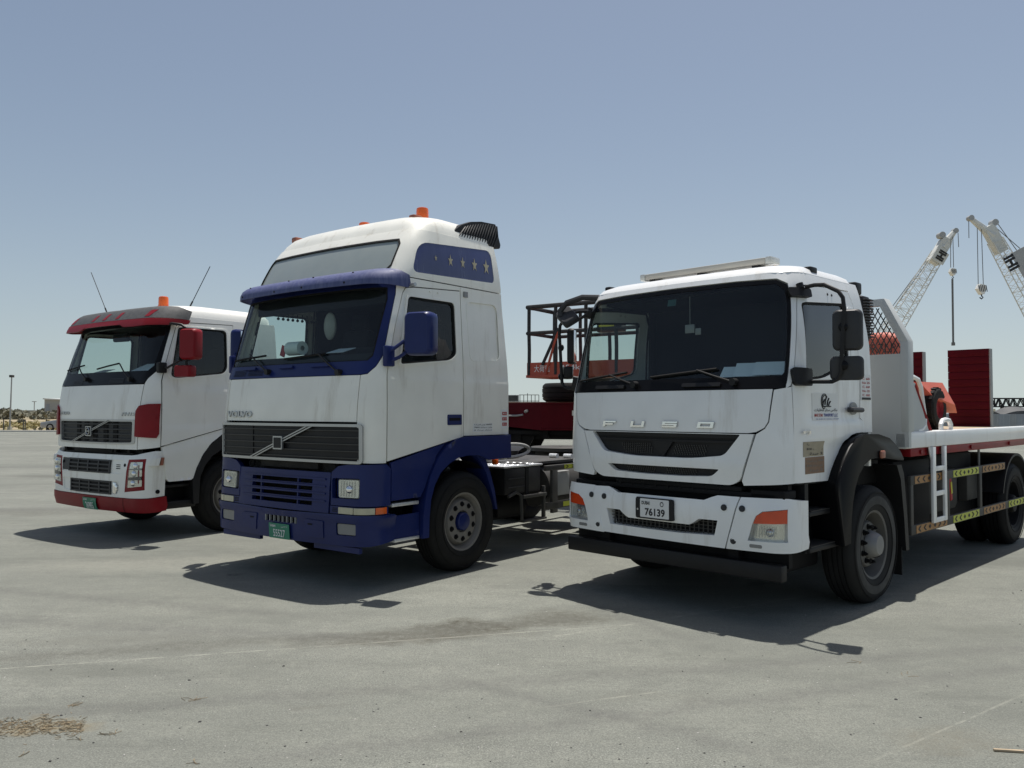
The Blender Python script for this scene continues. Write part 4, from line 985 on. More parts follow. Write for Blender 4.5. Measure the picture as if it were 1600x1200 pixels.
# ------------------------------------------------------------------ TRUCK 2: blue and cream high-roof tractor
def build_blue():
    root = thing('tractor_unit', 'cream and blue high-roof tractor truck with blue sun visor and gold stars', 'truck', (-2.36, 8.37, 0), -radians(37.0))
    CP, BP = 'cream_paint', 'blue_paint'
    sk = Skin([(1.1, 1.24), (2.1, 1.24), (2.6, 1.215), (3.0, 1.195), (3.1, 1.205), (3.3, 1.195), (3.56, 1.16), (3.7, 1.12)],
              [(1.1, .045), (1.57, .04), (2.05, .085), (2.17, .125), (2.6, .238), (2.96, .345), (3.0, .365), (3.06, .405), (3.12, .445), (3.2, .485), (3.47, .64), (3.6, .74)], .20, .06)
    lk = Skin([(.3, 1.24), (1.3, 1.245)], [(.3, .02), (.7, .02), (1.2, .035)], .19, .06)
    bk = Skin([(.3, 1.245), (.8, 1.25)], [(.36, .045), (.42, .01), (.6, 0), (.72, .015)], .18, .06)
    # hood and corners
    pan('hood_panel', sk, rp('F', [(-1.04, 1.598), (1.04, 1.598), (1.04, 2.046), (-1.04, 2.046)]), CP, root, off=.004, depth=.03)
    lettering_on(root, sk, 'F', 'VOLVO', 'silver_trim', -1.03, -.545, 1.635, 1.70, .005, .012, bold=.04)
    both('corner_panel', sk, [('F', 1.05, 1.21), ('C', .5, 1.205), ('R', .275, 1.205), ('R', .283, 2.0), ('C', .765, 2.225), ('C', .585, 2.245), ('C', .44, 2.125), ('C', .25, 2.055), ('F', 1.05, 2.046)], CP, root, off=.004, depth=.03)
    # main grille
    gr = pan('main_grille', sk, rect('F', -1.10, 1.10, 1.21, 1.565, .03), 'black_plastic', root, off=.004, depth=.03)
    GI = rect('F', -1.085, 1.085, 1.225, 1.55, .025)
    pan('grille_frame', sk, rect('F', -1.115, 1.115, 1.198, 1.577, .04), 'silver_trim', gr, [GI], off=.032, depth=.03)
    for i in range(5):
        z = 1.245+i*.066
        pan('grille_bar', sk, [('F', -1.08, z), ('F', 1.08, z), ('F', 1.08, z+.010), ('F', -1.08, z+.010)], 'dark_steel', gr, off=.024, depth=.02)
    for x0, x1 in ((-1.08, -.52), (.50, 1.08)):
        pan('grille_blank', sk, rect('F', x0, x1, 1.24, 1.54), 'black_plastic', gr, off=.012, depth=.02)
    bb = B()
    for i in range(60): bb.box(-.5+i*.0167, -.495+i*.0167, .055, .06, 1.25, 1.53)
    bb.out('radiator_fins', 'radiator', gr)
    def diag(o, w, m, nm, dep):
        a = (-.49, 1.224); b = (.42, 1.548)
        pan(nm, sk, [('F', a[0]-w, a[1]), ('F', a[0]+w, a[1]), ('F', b[0]+w, b[1]), ('F', b[0]-w, b[1])], m, gr, off=o, depth=dep, g=.12)
    diag(.040, .052, 'silver_trim', 'diagonal_bar', .012); diag(.044, .014, 'black_plastic', 'bar_inlay', .004)
    pan('badge', sk, rect('F', -.115, .03, 1.312, 1.446, .008), 'silver_trim', gr, off=.052, depth=.02)
    pan('badge_inlay', sk, rect('F', -.10, .015, 1.326, 1.432, .006), 'black_plastic', gr, off=.055, depth=.004)
    # windscreen, trim, pillars
    gl = sym([('F', 0, 2.185), ('C', .15, 2.185), ('C', .29, 2.23), ('C', .45, 2.80), ('C', .38, 2.92), ('F', .7, 2.935), ('F', 0, 2.94)])
    pan('windscreen', sk, gl, 'windscreen_glass', root, off=-.006, depth=0)
    tr = sym([('F', 0, 2.052), ('F', 1.04, 2.052), ('C', .25, 2.062), ('C', .42, 2.128), ('C', .565, 2.245), ('C', .645, 2.85), ('C', .58, 2.98), ('F', .7, 2.995), ('F', 0, 3.0)])
    trim = pan('windscreen_trim', sk, tr, BP, root, [gl], off=.006, depth=.03)
    pan('windscreen_seal', sk, gl, 'rubber', root, [[(k, a*.985 if k == 'F' else a-.05*(1 if a > 0 else -1), 2.2 + (z-2.19)*.965) for k, a, z in gl]], off=-.001, depth=.01)
    for x0, x1 in ((-1.0, -.76), (-.72, -.44)):
        for i in range(5):
            z = 2.078+i*.014; pan('cowl_vent', sk, [('F', x0, z), ('F', x1, z), ('F', x1, z+.006), ('F', x0, z+.006)], 'chassis_black', trim, off=.008, depth=.001, g=.2)
    for x0, x1 in ((-.80, -.58), (-.16, .06), (.34, .60)):
        pan('cowl_grip', sk, rect('F', x0, x1, 2.135, 2.165, .01), BP, trim, off=.03, depth=.03)
    P = lambda x, z, o=.035: sk.P('F', x, z, o)
    wiper(root, P(-.33, 2.10), P(-.74, 2.31), P(-1.04, 2.255, .016), P(-.46, 2.29, .016))
    wiper(root, P(.77, 2.07), P(.42, 2.27), P(-.12, 2.24, .016), P(.50, 2.27, .016))
    half = [('F', 0, 3.035), ('C', .5, 3.035), ('R', 1.0, 3.035), ('R', 1.407, 3.035), ('R', 1.407, 2.995), ('R', .68, 2.953), ('C', .935, 2.938), ('C', .865, 2.885), ('C', .80, 2.55), ('C', .765, 2.235), ('C', .585, 2.255), ('C', .66, 2.85), ('C', .60, 2.985), ('F', .7, 3.0), ('F', 0, 3.005)]
    pan('cab_shell', sk, half + mirp(half[1:-1]), CP, root, off=.003, depth=.03)
    # doors and sleeper side
    win = rp('R', [(.455, 2.16, .04), (1.20, 2.235, .07), (1.295, 2.30, .05), (1.295, 2.85, .06), (.60, 2.845, .05)])
    dcx, dcz = .9, 2.5
    win_i = [(k, dcx+(a-dcx)*.955, dcz+(z-dcz)*.945) for k, a, z in win]
    door = [('R', .288, 1.222), ('R', 1.40, 1.432), ('R', 1.40, 2.985), ('R', .69, 2.942), ('C', .96, 2.925), ('C', .888, 2.875), ('C', .822, 2.55), ('C', .787, 2.23), ('R', .293, 2.0)]
    def crease(P): return .003+.007*max(0, min(1, (2.045-P.z)/.02))
    for sd, f in ((1, lambda q: q), (-1, mirp)):
        k = 'R' if sd > 0 else 'L'
        d = pan('door', sk, f(door), CP, root, [f(win)], off=crease, depth=.03, zl=(2.05, 2.022))
        pan('window_surround', sk, f([(kk, dcx+(a-dcx)*1.06, dcz+(z-dcz)*1.055) for kk, a, z in win]), CP, d, [f(win)], off=.014, depth=.02)
        pan('window_seal', sk, f(win), 'rubber', d, [f(win_i)], off=.004, depth=.03)
        pan('side_window', sk, f(win), 'dark_glass', d, off=-.012, depth=0)
        hd = pan('door_handle', sk, f(rect('R', 1.145, 1.37, 1.555, 1.665, .015)), BP, d, off=.016, depth=.012)
        pan('handle_slot', sk, f(rect('R', 1.17, 1.345, 1.60, 1.63, .008)), 'chassis_black', hd, off=.018, depth=.001)
        for yy in (.93, 1.05): pan('rivet', sk, [(k, yy+.012*cos(i*pi/4), 2.93+.012*sin(i*pi/4)) for i in range(8)], CP, d, off=.012, depth=.008)
        sp = rp('R', [(1.53, 2.245, .08), (2.04, 2.27, .08), (2.035, 2.90, .10), (1.50, 2.885, .08)])
        q = pan('sleeper_side', sk, f([('R', 1.412, 1.438), ('R', 2.195, 1.438), ('R', 2.195, 2.06), ('R', 2.12, 3.035), ('R', 1.412, 3.035)]), CP, root, [f(sp)], off=crease, depth=.02, zl=(2.05, 2.022))
        pan('side_hatch', sk, f(sp), CP, q, off=-.010, depth=0)
        pan('hatch_rim', sk, f([(kk, 1.77+(a-1.77)*1.035, 2.57+(z-2.57)*1.03) for kk, a, z in sp]), CP, q, [f(sp)], off=.006, depth=.016)
        pan('vent_cap', sk, f(rect('R', 1.455, 1.515, 2.93, 2.99)), 'grey_lamp', q, off=.02, depth=.02)
        if sd > 0:
            st = pan('sticker', sk, rect('R', 1.56, 1.90, 1.475, 1.565), 'print_white', q, off=.012, depth=.002)
            for i, tx in enumerate((AR_LINE2 + ' 26000', '7800 ' + AR_WEIGHT, '2 \uFE94\uFEE8\uFEB3 \uFEAD\uFE8E\uFE98\uFEB3')):
                lettering_on(st, sk, 'R', tx, 'print_black', 1.575, 1.885, 1.543-i*.03, 1.561-i*.03, .014, bold=.01)
            s2 = pan('sticker', sk, rect('R', 2.055, 2.175, 1.50, 1.72), 'print_white', q, off=.012, depth=.002)
            for i in range(3): pan('sticker_mark', sk, rect('R', 2.075, 2.16, 1.535+i*.06, 1.57+i*.06), 'print_red', s2, off=.014, depth=.001); lettering_on(s2, sk, 'R', '80 km', 'print_white', 2.085, 2.15, 1.545+i*.06, 1.562+i*.06, .016)
    # roof: skirt with the upper window and side windows, then the crown
    ug = sym([('F', 0, 3.10), ('C', .05, 3.105), ('C', .18, 3.16), ('C', .20, 3.40), ('C', .10, 3.452), ('F', .7, 3.462), ('F', 0, 3.467)])
    sg = rp('R', [(.66, 3.10, .09), (1.99, 3.145, .06), (1.955, 3.515, .09), (.78, 3.425, .14)])
    hr = [('F', 0, 3.045), ('C', .5, 3.045), ('R', 1.0, 3.045), ('R', 2.115, 3.045), ('R', 2.03, 3.57), ('C', .5, 3.57), ('F', 0, 3.57)]
    rf = pan('high_roof', sk, hr + mirp(hr[1:-1]), CP, root, [ug, sg, mirp(sg)], off=0, depth=.02, g=.065)
    pan('roof_window', sk, ug, 'roof_glass_panel', rf, off=-.008, depth=0, g=.065)
    pan('roof_window_seal', sk, [(k, a*1.0, 3.28+(z-3.28)*1.04) for k, a, z in ug], 'rubber', rf, [[(k, a*.988 if k == 'F' else a-.05*(1 if a > 0 else -1), 3.28+(z-3.28)*.93) for k, a, z in ug]], off=.005, depth=.015, g=.065)
    both('side_roof_window', sk, sg, 'blue_window', rf, off=-.003, depth=0)
    for i, (a, r) in enumerate(((1.02, .035), (1.25, .068), (1.45, .066), (1.65, .078), (1.855, .09))):
        star(sk, 'R', a, 3.29+.005*i, r, 'star_gold', rf, .002)
    rings = []
    for hx, y0, y1, z, r_ in ((1.156, .725, 2.035, 3.565, .20), (1.142, .765, 2.025, 3.635, .22), (1.108, .825, 2.0, 3.705, .26), (1.04, .92, 1.96, 3.758, .30), (.92, 1.07, 1.88, 3.79, .33), (.60, 1.32, 1.75, 3.808, .2), (.2, 1.45, 1.6, 3.812, .07)):
        rings.append(ring_rr(hx, y0, y1, r_, .12, z, bow=.06))
    B().loft(rings).out('roof_crown', CP, rf, ang=60)
    rw = B(); rg = []
    for z, y in ((1.15, 2.195), (2.06, 2.195), (3.04, 2.115), (3.57, 2.03)): rg.append([(-sk.hw(z)+.012, y, z), (sk.hw(z)-.012, y, z), (sk.hw(z)-.012, y-.04, z), (-sk.hw(z)+.012, y-.04, z)])
    rw.loft(rg).out('rear_wall', CP, root)
    # sun visor
    vo = [('F', 0, 2.95), ('C', .4, 2.94), ('C', .92, 2.925), ('C', .97, 2.96), ('C', .80, 3.05), ('C', .45, 3.105), ('F', .9, 3.125), ('F', 0, 3.135)]
    def voff(P): u = max(0, min(1, (P.z-2.945)/.19)); return .012 + (sk.yo(P.z) - .175 - .27*u**3.2)*(1-.72*min(1, max(0, (abs(P.x)-.95)/.22))**1.5)
    vz = pan('sun_visor', sk, vo + mirp(vo[1:-1]), 'skylit_faded_blue', root, off=voff, depth=.018, g=.045, hor=True, zl=(3.128, 3.118, 3.10, 3.075, 3.04, 2.99))
    hz = B()
    for x, z in ((-.9, 3.07), (-.25, 3.09), (.15, 3.09), (.75, 3.08), (-.95, 2.97), (-.35, 2.975), (.1, 2.98), (.72, 2.975)):
        c = sk.P('F', x, z, 0); n_ = sk.N(x, z); n_ = Vector((n_.x, n_.y, 0)).normalized(); o_ = voff(c); hz.cyl(c+n_*(o_-.006), c+n_*(o_+.003), .011, 8)
    hz.out('visor_screw', 'chassis_black', vz)
    for s in (-1, 1): B().cyl(sk.P('C', s*.98, 2.95, .03), sk.P('C', s*.98, 2.95, .12), .02, 8).out('visor_bracket', 'silver_trim', vz)
    # roof side deflectors
    for s in (-1, 1):
        q = lambda y, z, o: (s*(1.10+o), y, z)
        pl_ = [(1.34, 3.57), (1.38, 3.66), (1.48, 3.73), (1.66, 3.80), (1.84, 3.835), (2.10, 3.85), (2.20, 3.62), (2.19, 3.58), (1.80, 3.565), (1.45, 3.545)]
        f_ = B(); f_.loft([[(s*x, 1.75+(y-1.75)*sc, 3.68+(z-3.68)*sc) for y, z in pl_] for x, sc in ((1.02, .9), (1.06, .98), (1.11, 1.0), (1.14, .97))])
        df = f_.out('side_deflector', 'black_plastic', root, ang=45)
        rb = B()
        for i in range(15):
            y = 1.46+i*.045; top = 3.70+.135*min(1, (y-1.42)/.45)**.6; z0 = 3.585; sh = .10
            rb.tube([(s*1.142, y-sh*.3, z0), (s*1.148, y+sh*.35, (z0+top)/2), (s*1.138, min(y+sh, 2.12), top-.01)], .0085, 5)
        rb.out('deflector_ribs', 'grey_plastic', df)
    beacon(root, -.16, 1.28, 3.745, .15); beacon(root, .72, 1.32, 3.775, .17)
    B().box(-.55, .02, 1.32, 1.72, 3.795, 3.822, .008).out('roof_hatch', 'grey_metal', root)
    for x, y, z in ((.86, 1.0, 3.72), (-1.0, .92, 3.70)):
        B().box(x-.045, x+.045, y, y+.14, z, z+.075, .02).out('marker_lamp', 'marker_dull', root)
        B().box(x-.046, x+.046, y+.10, y+.17, z-.02, z+.06, .015).out('marker_base', 'black_plastic', root)
    B().box(.72, .84, 1.60, 1.75, 3.77, 3.83, .02).out('roof_horn', 'black_plastic', root)
    # headlamp units, middle grille, indicators
    slots = [[('F', -.50, z), ('F', .47, z), ('F', .47, z+.040), ('F', -.50, z+.040)] for z in (.99, .92, .85, .775)]
    mg = pan('middle_grille', lk, rp('F', [(-.735, .712), (.705, .712), (.72, 1.105, .01), (-.745, 1.105, .01)]), BP, root, slots, off=lambda P: .008+.006*max(0, 1-abs(((P.z-.96) % .07)-.035)/.02), depth=.05)
    for z in (1.035, .965, .895, .822):
        pan('grille_bar', lk, [('F', -.66, z-.004), ('F', .66, z-.004), ('F', .66, z+.012), ('F', -.66, z+.012)], BP, mg, off=.020, depth=.02, g=.15)
    for x in (-.36, .24): pan('grille_post', lk, rect('F', x, x+.018, .775, 1.03), BP, mg, off=.004, depth=.03)
    rd = B()
    rd.box(-.72, .70, .16, .17, .68, 1.19)
    for i in range(60): rd.box(-.48+i*.016, -.474+i*.016, .15, .16, .72, 1.19)
    rd.box(-.46, .46, .10, .15, 1.12, 1.195, .005); rd.out('radiator', 'radiator', root)
    hk = B()
    for x in (-.62, .76):
        hk.tube([(x, .12, 1.20), (x-.02, .09, 1.15), (x+.01, .08, 1.11), (x+.05, .10, 1.13), (x+.02, .12, 1.17)], .012, 6)
    hk.box(.62, .72, .1, .16, 1.10, 1.18); hk.out('grille_latch', 'chassis_black', root)
    for sd, f in ((1, lambda q: q), (-1, mirp)):
        rec = rp('F', [(.755, .862, .02), (1.10, .868, .02), (1.10, 1.062, .02), (.745, 1.055, .03)])
        hb = pan('headlamp_unit', lk, f([('F', .738, .795), ('C', .9, .80), ('R', .325, .80), ('R', .325, 1.15), ('R', .27, 1.195), ('C', .7, 1.195), ('F', .95, 1.19), ('F', .82, 1.17), ('F', .735, 1.11)]), BP, root, [f(rec)], off=.012, depth=.05)
        pan('lamp_recess', lk, f(rec), BP, hb, off=-.05, depth=0)
        hl = rp('F', [(.835, .875, .02), (1.085, .88, .02), (1.085, 1.045, .02), (.825, 1.04, .02)])
        h = pan('headlight', lk, f([(k, .96+(a-.96)*1.06, .96+(z-.96)*1.07) for k, a, z in hl]), 'grey_lamp', hb, off=-.004, depth=.06)
        pan('headlight_reflector', lk, f(hl), 'reflector', h, off=-.002, depth=.001); pan('headlight_lens', lk, f(hl), 'lamp_cover', h, off=.008, depth=.01)
        B().ball(lk.P('F', .97*sd, .955, -.005), .04, seg=12).out('bulb_bowl', 'chrome', h)
        rb = B()
        for i in range(6): rb.tube([lk.P('F', (.86+i*.035)*sd, .885, .004), lk.P('F', (.86+i*.035)*sd, 1.03, .004)], .002, 4)
        rb.out('lens_ribs', 'lamp_lens', h)
        bl = pan('indicator_housing', lk, f([('F', .725, .715), ('C', .9, .72), ('R', .30, .72), ('R', .30, .79), ('F', .725, .788)]), BP, root, off=.008, depth=.05)
        pan('position_lamp', lk, f(rect('F', .845, 1.035, .722, .782, .008)), 'yellow_lens', bl, off=.018, depth=.02)
        pan('indicator_lens', lk, f([('F', 1.045, .722), ('C', .62, .726), ('C', .62, .785), ('F', 1.045, .782)]), 'yellow_lens', bl, off=.018, depth=.02)
        pan('amber_lens', lk, f([('C', .64, .724), ('C', 1.0, .728), ('C', 1.0, .788), ('C', .64, .786)]), 'orange_lens', bl, off=.018, depth=.02)
        for i in range(3): pan('vent_slot', lk, f([('F', .755, .735+i*.015), ('F', .825, .735+i*.015), ('F', .825, .742+i*.015), ('F', .755, .742+i*.015)]), 'chassis_black', bl, off=.010, depth=.001)
    # bumper
    fog = rp('F', [(.825, .515, .02), (1.075, .52, .02), (1.075, .632, .02), (.82, .63, .02)])
    vent = rect('F', -.245, .265, .578, .638)
    hbp = [('F', 0, .405), ('F', .45, .408), ('F', 1.0, .415), ('C', .5, .425), ('R', .36, .455), ('R', .395, .475), ('R', .395, .70), ('R', .36, .715), ('C', .5, .715), ('F', .72, .708), ('F', 0, .695)]
    bp = pan('front_bumper', bk, hbp + mirp(hbp[1:-1]), BP, root, [fog, mirp(fog), vent], off=lambda P: .02*max(0, min(1, (P.z-.64)/.03)), depth=.08, zl=(.64, .67))
    for sd, f in ((1, lambda q: q), (-1, mirp)):
        fl = pan('fog_lamp', bk, f(fog), 'grey_lamp', bp, off=-.045, depth=0)
        pan('fog_lens', bk, f([(k, .95+(a-.95)*.93, .575+(z-.575)*.9) for k, a, z in fog]), 'grey_lamp', fl, off=-.012, depth=.03)
        cv = pan('tow_cover', bk, f(rp('F', [(.40, .465, .02), (.655, .468, .02), (.65, .632, .02), (.385, .638, .02)])), BP, bp, off=.008, depth=.01)
        pan('cover_slot', bk, f(rect('F', .435, .50, .585, .600, .005)), 'chassis_black', cv, off=.010, depth=.001)
    pan('vent_back', bk, vent, 'chassis_black', bp, off=-.05, depth=0)
    for i in range(8): B().box(-.24+i*.068, -.230+i*.068, -.002, .02, .578, .640).out('vent_bar', 'hose_grey', bp)
    bar_letter_plate(root, bk, -.155, .17, .415, .563, '55527', .022)
    for x in (-1.06, .46): B().box(x, x+.65, .06, .10, .355, .408).out('bumper_lip', BP, root)
    # side: lower door panel, step well, wheel arch
    for sd, f in ((1, lambda q: q), (-1, mirp)):
        s = sd
        arch = [('R', .76, .43), ('R', .765, .66), ('R', .80, .85), ('R', .87, 1.05), ('R', .98, 1.22), ('R', 1.12, 1.345), ('R', 1.30, 1.415), ('R', 1.45, 1.43), ('R', 2.205, 1.43), ('R', 2.215, 1.17), ('R', 1.80, 1.165), ('R', 1.72, 1.20), ('R', 1.62, 1.222), ('R', 1.45, 1.228), ('R', 1.30, 1.212), ('R', 1.15, 1.155), ('R', 1.02, 1.07), ('R', .93, .95), ('R', .875, .80), ('R', .855, .62), ('R', .85, .43)]
        pan('wheel_arch', lk, f(arch), BP, root, off=.03, depth=.16, g=.06)
        pan('lower_door', lk, f([('R', .335, .84), ('R', .74, .845), ('R', .80, .93), ('R', .86, 1.06), ('R', .97, 1.235), ('R', 1.10, 1.355), ('R', 1.16, 1.378), ('R', .335, 1.205)]), BP, root, off=lambda P: .002+.010*max(0, min(1, (1.16+(P.y-.33)*.12-P.z)/.02)), depth=.03, g=.05)
        pan('step_valance', lk, f([('R', .40, .45), ('R', .755, .44), ('R', .755, .69), ('R', .40, .685)]), BP, root, off=-.02, depth=.02)
        sp = B(); sp.box(s*.95, s*1.20, .36, .78, .79, .80); sp.box(s*.95, s*1.19, .35, .78, .45, 1.2) if False else None
        sp.box(s*.90, s*.94, .34, .80, .45, 1.2); sp.out('step_well', 'chassis_black', root)
        B().box(s*1.0, s*1.235, .36, .74, .775, .81, .008).out('step_tread', 'tread_plate', root); B().box(s*1.0, s*1.235, .40, .75, .43, .462, .008).out('step_tread', 'tread_plate', root)
        fl = B().prism([(1.66, 1.21), (1.80, 1.21), (1.90, 1.02), (1.98, .82), (2.03, .60), (2.0, .60), (1.93, .80), (1.84, 1.0), (1.74, 1.14)], 'yz', s*.95, s*1.22); fl.out('arch_flap', BP, root)
        wl = B(); rg = []
        pts = [(1.46+.60*cos(radians(a)), .55+.62*sin(radians(a))) for a in range(-5, 186, 12)]
        wl.loft([[(s*.7, y, z) for y, z in pts], [(s*1.2, y, z) for y, z in pts]], cap=False, ring_closed=False); wl.out('arch_liner', 'chassis_black', root)
    # mirrors
    for s in (1, -1):
        mirror_body(root, s*(1.50 if s > 0 else 1.42), .47, 2.445, .30 if s > 0 else .24, .42, .17 if s > 0 else .12, .25 if s > 0 else -.95, BP, bev=.06)
        a = B(); a.tube([(s*1.25, .30, 2.27), (s*1.30, .33, 2.31), (s*1.38, .42, 2.40), (s*1.44, .48, 2.40)], .018, 8); a.tube([(s*1.25, .31, 2.18), (s*1.33, .36, 2.22), (s*1.38, .42, 2.28), (s*1.44, .48, 2.28)], .018, 8)
        a.box(s*1.22, s*1.275, .24, .36, 2.13, 2.33, .015); a.out('mirror_arm', BP, root)
    # chassis, tank, steps, hoses behind the cab
    tractor_chassis(root, None, .533, 1.46, 5.2)
    for s in (1, -1):
        t = B(); t.box(s*.62, s*1.12, 2.30, 3.02, .72, 1.035, .02); bx_ = t.out('battery_box', 'black_plastic', root)
        B().box(s*.60, s*1.14, 2.26, 3.04, 1.036, 1.058, .006).out('tread_lid', 'tread_plate', bx_)
        b2 = B()
        for y in (2.45, 2.6, 2.75, 2.9):
            for x in (.7, .8, .9, 1.0, 1.08): b2.ball((s*x, y, 1.06), .028, sz=.25, seg=8)
        b2.out('lid_stud', 'tread_plate', bx_)
        B().box(s*1.121, s*1.128, 2.70, 2.76, .70, 1.06).box(s*.62, s*1.128, 2.70, 2.76, 1.06, 1.068).out('strap', 'rubber', bx_)
        rb = B()
        for z in (.80, .90): rb.box(s*1.12, s*1.128, 2.36, 2.68, z, z+.012)
        rb.out('box_rib', 'grey_plastic', bx_)
        B().cyl((s*.78, 2.30, .55), (s*.78, 2.98, .55), .16, 20).ball((s*.78, 2.30, .55), .16, sy=.35, seg=16).out('air_tank', 'chassis_black', root)
        st = B(); st.tube([(s*1.12, 2.36, .70), (s*1.13, 2.5, .74), (s*1.13, 2.60, .70), (s*1.13, 2.62, .40)], .02, 6); st.box(s*1.08, s*1.16, 2.62, 3.10, .66, .70, .005); st.box(s*1.08, s*1.16, 2.62, 3.10, .375, .40, .005); st.box(s*1.10, s*1.14, 3.06, 3.10, .38, .78, .004)
        st.out('chassis_step', 'dark_steel', root)
        gd = B(); gd.box(s*1.08, s*1.12, 3.14, 4.5, .955, 1.02, .004); gd.box(s*1.08, s*1.12, 3.14, 4.5, .47, .56, .004); gd.box(s*1.08, s*1.12, 3.28, 3.40, .42, 1.0, .004); gd.box(s*1.08, s*1.12, 4.4, 4.5, .5, 1.0, .004)
        g_ = gd.out('side_guard', 'dark_steel', root)
        t_ = B().box(s*1.121, s*1.124, 3.55, 4.3, .962, 1.013).out('chevron_tape', 'chevron_yellow', g_); B().box(s*1.121, s*1.124, 3.52, 4.3, .485, .545).out('chevron_tape', 'chevron_yellow', g_)
        for i in range(5):
            c = 3.62+i*.14; B().prism([(c+.03, .988), (c-.02, 1.008), (c-.05, 1.008), (c, .988), (c-.05, .968), (c-.02, .968)], 'yz', s*1.1245, s*1.1265).out('chevron', 'print_black', g_)
        B().cyl((s*.80, 3.3, .74), (s*.80, 4.5, .74), .26, 24).out('fuel_tank', 'dark_steel', root)
        B().box(s*1.0, s*1.07, 3.45, 3.75, .62, .93, .01).out('tool_or_shade_box', 'grey_metal', root)
    cw = B().box(-.42, .95, 2.9, 4.4, 1.03, 1.06).out('catwalk', 'dark_steel', root)
    lg = B()
    for x, y in ((.62, 4.05), (.82, 4.1)): lg.cyl((x-.06, y, 1.085), (x+.06, y, 1.085), .035, 12)
    lg.out('air_valve', 'tread_plate', root)
    B().cyl((.2, 3.7, 1.06), (.2, 3.7, 1.16), .06, 12).out('filler_cap', 'black_plastic', root)
    hs_ = B(); pts = []
    for i in range(15): a = -pi*.5+pi*1.05*i/14; pts.append((.55, 3.15+.42*cos(a), 1.19+.085*sin(a)))
    hs_.tube([(.5, 2.2, 1.10), (.5, 2.8, 1.10)] + pts + [(.5, 2.6, 1.26), (.4, 2.18, 1.45)], .022, 8); hs_.out('air_hose', 'hose_grey', root)
    B().box(1.0, 1.06, 2.20, 2.26, 1.08, 1.15, .01).out('side_marker', 'orange_lens', root)
    # inside
    for f in (lambda q: q, mirp):
        pan('seam_shade_strip', sk, f([(k, .90+(a-.90)*1.045, 2.1+(z-2.1)*1.02) for k, a, z in door]), 'chassis_black', root, [f([(k, .90+(a-.90)*.95, 2.1+(z-2.1)*.97) for k, a, z in door])], off=-.02, depth=0)  # black strips behind the panel gaps stand in for their shade
        pan('seam_shade_strip', sk, f(rect('F', 1.01, 1.035, 1.21, 2.05)), 'chassis_black', root, off=-.02, depth=0)
    B().box(-.95, .95, .45, 2.3, .98, 1.04).out('underbody_light_block', 'chassis_black', root)  # unseen plate added to cut the lit patches below the cab
    dash = interior(root, 1.14, .28, 2.04, 1.35, 2.29, 2.98, .58)
    B().lathe([(-.11, .028), (-.11, .075), (.11, .075), (.11, .028)], 24, 'x', (-.30, .42, 2.38)).out('tissue_roll', 'tissue', dash)
    B().box(-.13, .13, -.09, .09, -.002, .002, M=Matrix.Translation((.45, .40, 2.325)) @ Matrix.Rotation(.3, 4, 'X')).out('papers', 'paper', dash)
    B().box(-.04, .04, -.004, .004, -.06, .06, M=Matrix.Translation((-.52, .42, 2.36)) @ Matrix.Rotation(.35, 4, 'Y')).out('hanging_tag', 'print_red', dash)
    pd = B()
    for i in range(9): pd.tube([(-1.05, .75+i*.07, 2.86), (-1.05, .75+i*.07, 2.80)], .004, 4); pd.ball((-1.05, .75+i*.07, 2.785), .018, seg=8)
    pd.out('curtain_fringe', 'interior_dark', root)
    B().ball((.02, .62, 2.62), .09, sy=.5, sz=1.7, seg=14).out('hanging_charm', 'hose_grey', root)
    B().box(-1.1, 1.1, .50, .56, 2.78, 2.97, .02).out('sun_blind', 'interior_dark', root)
    return root
BLUE = build_blue()

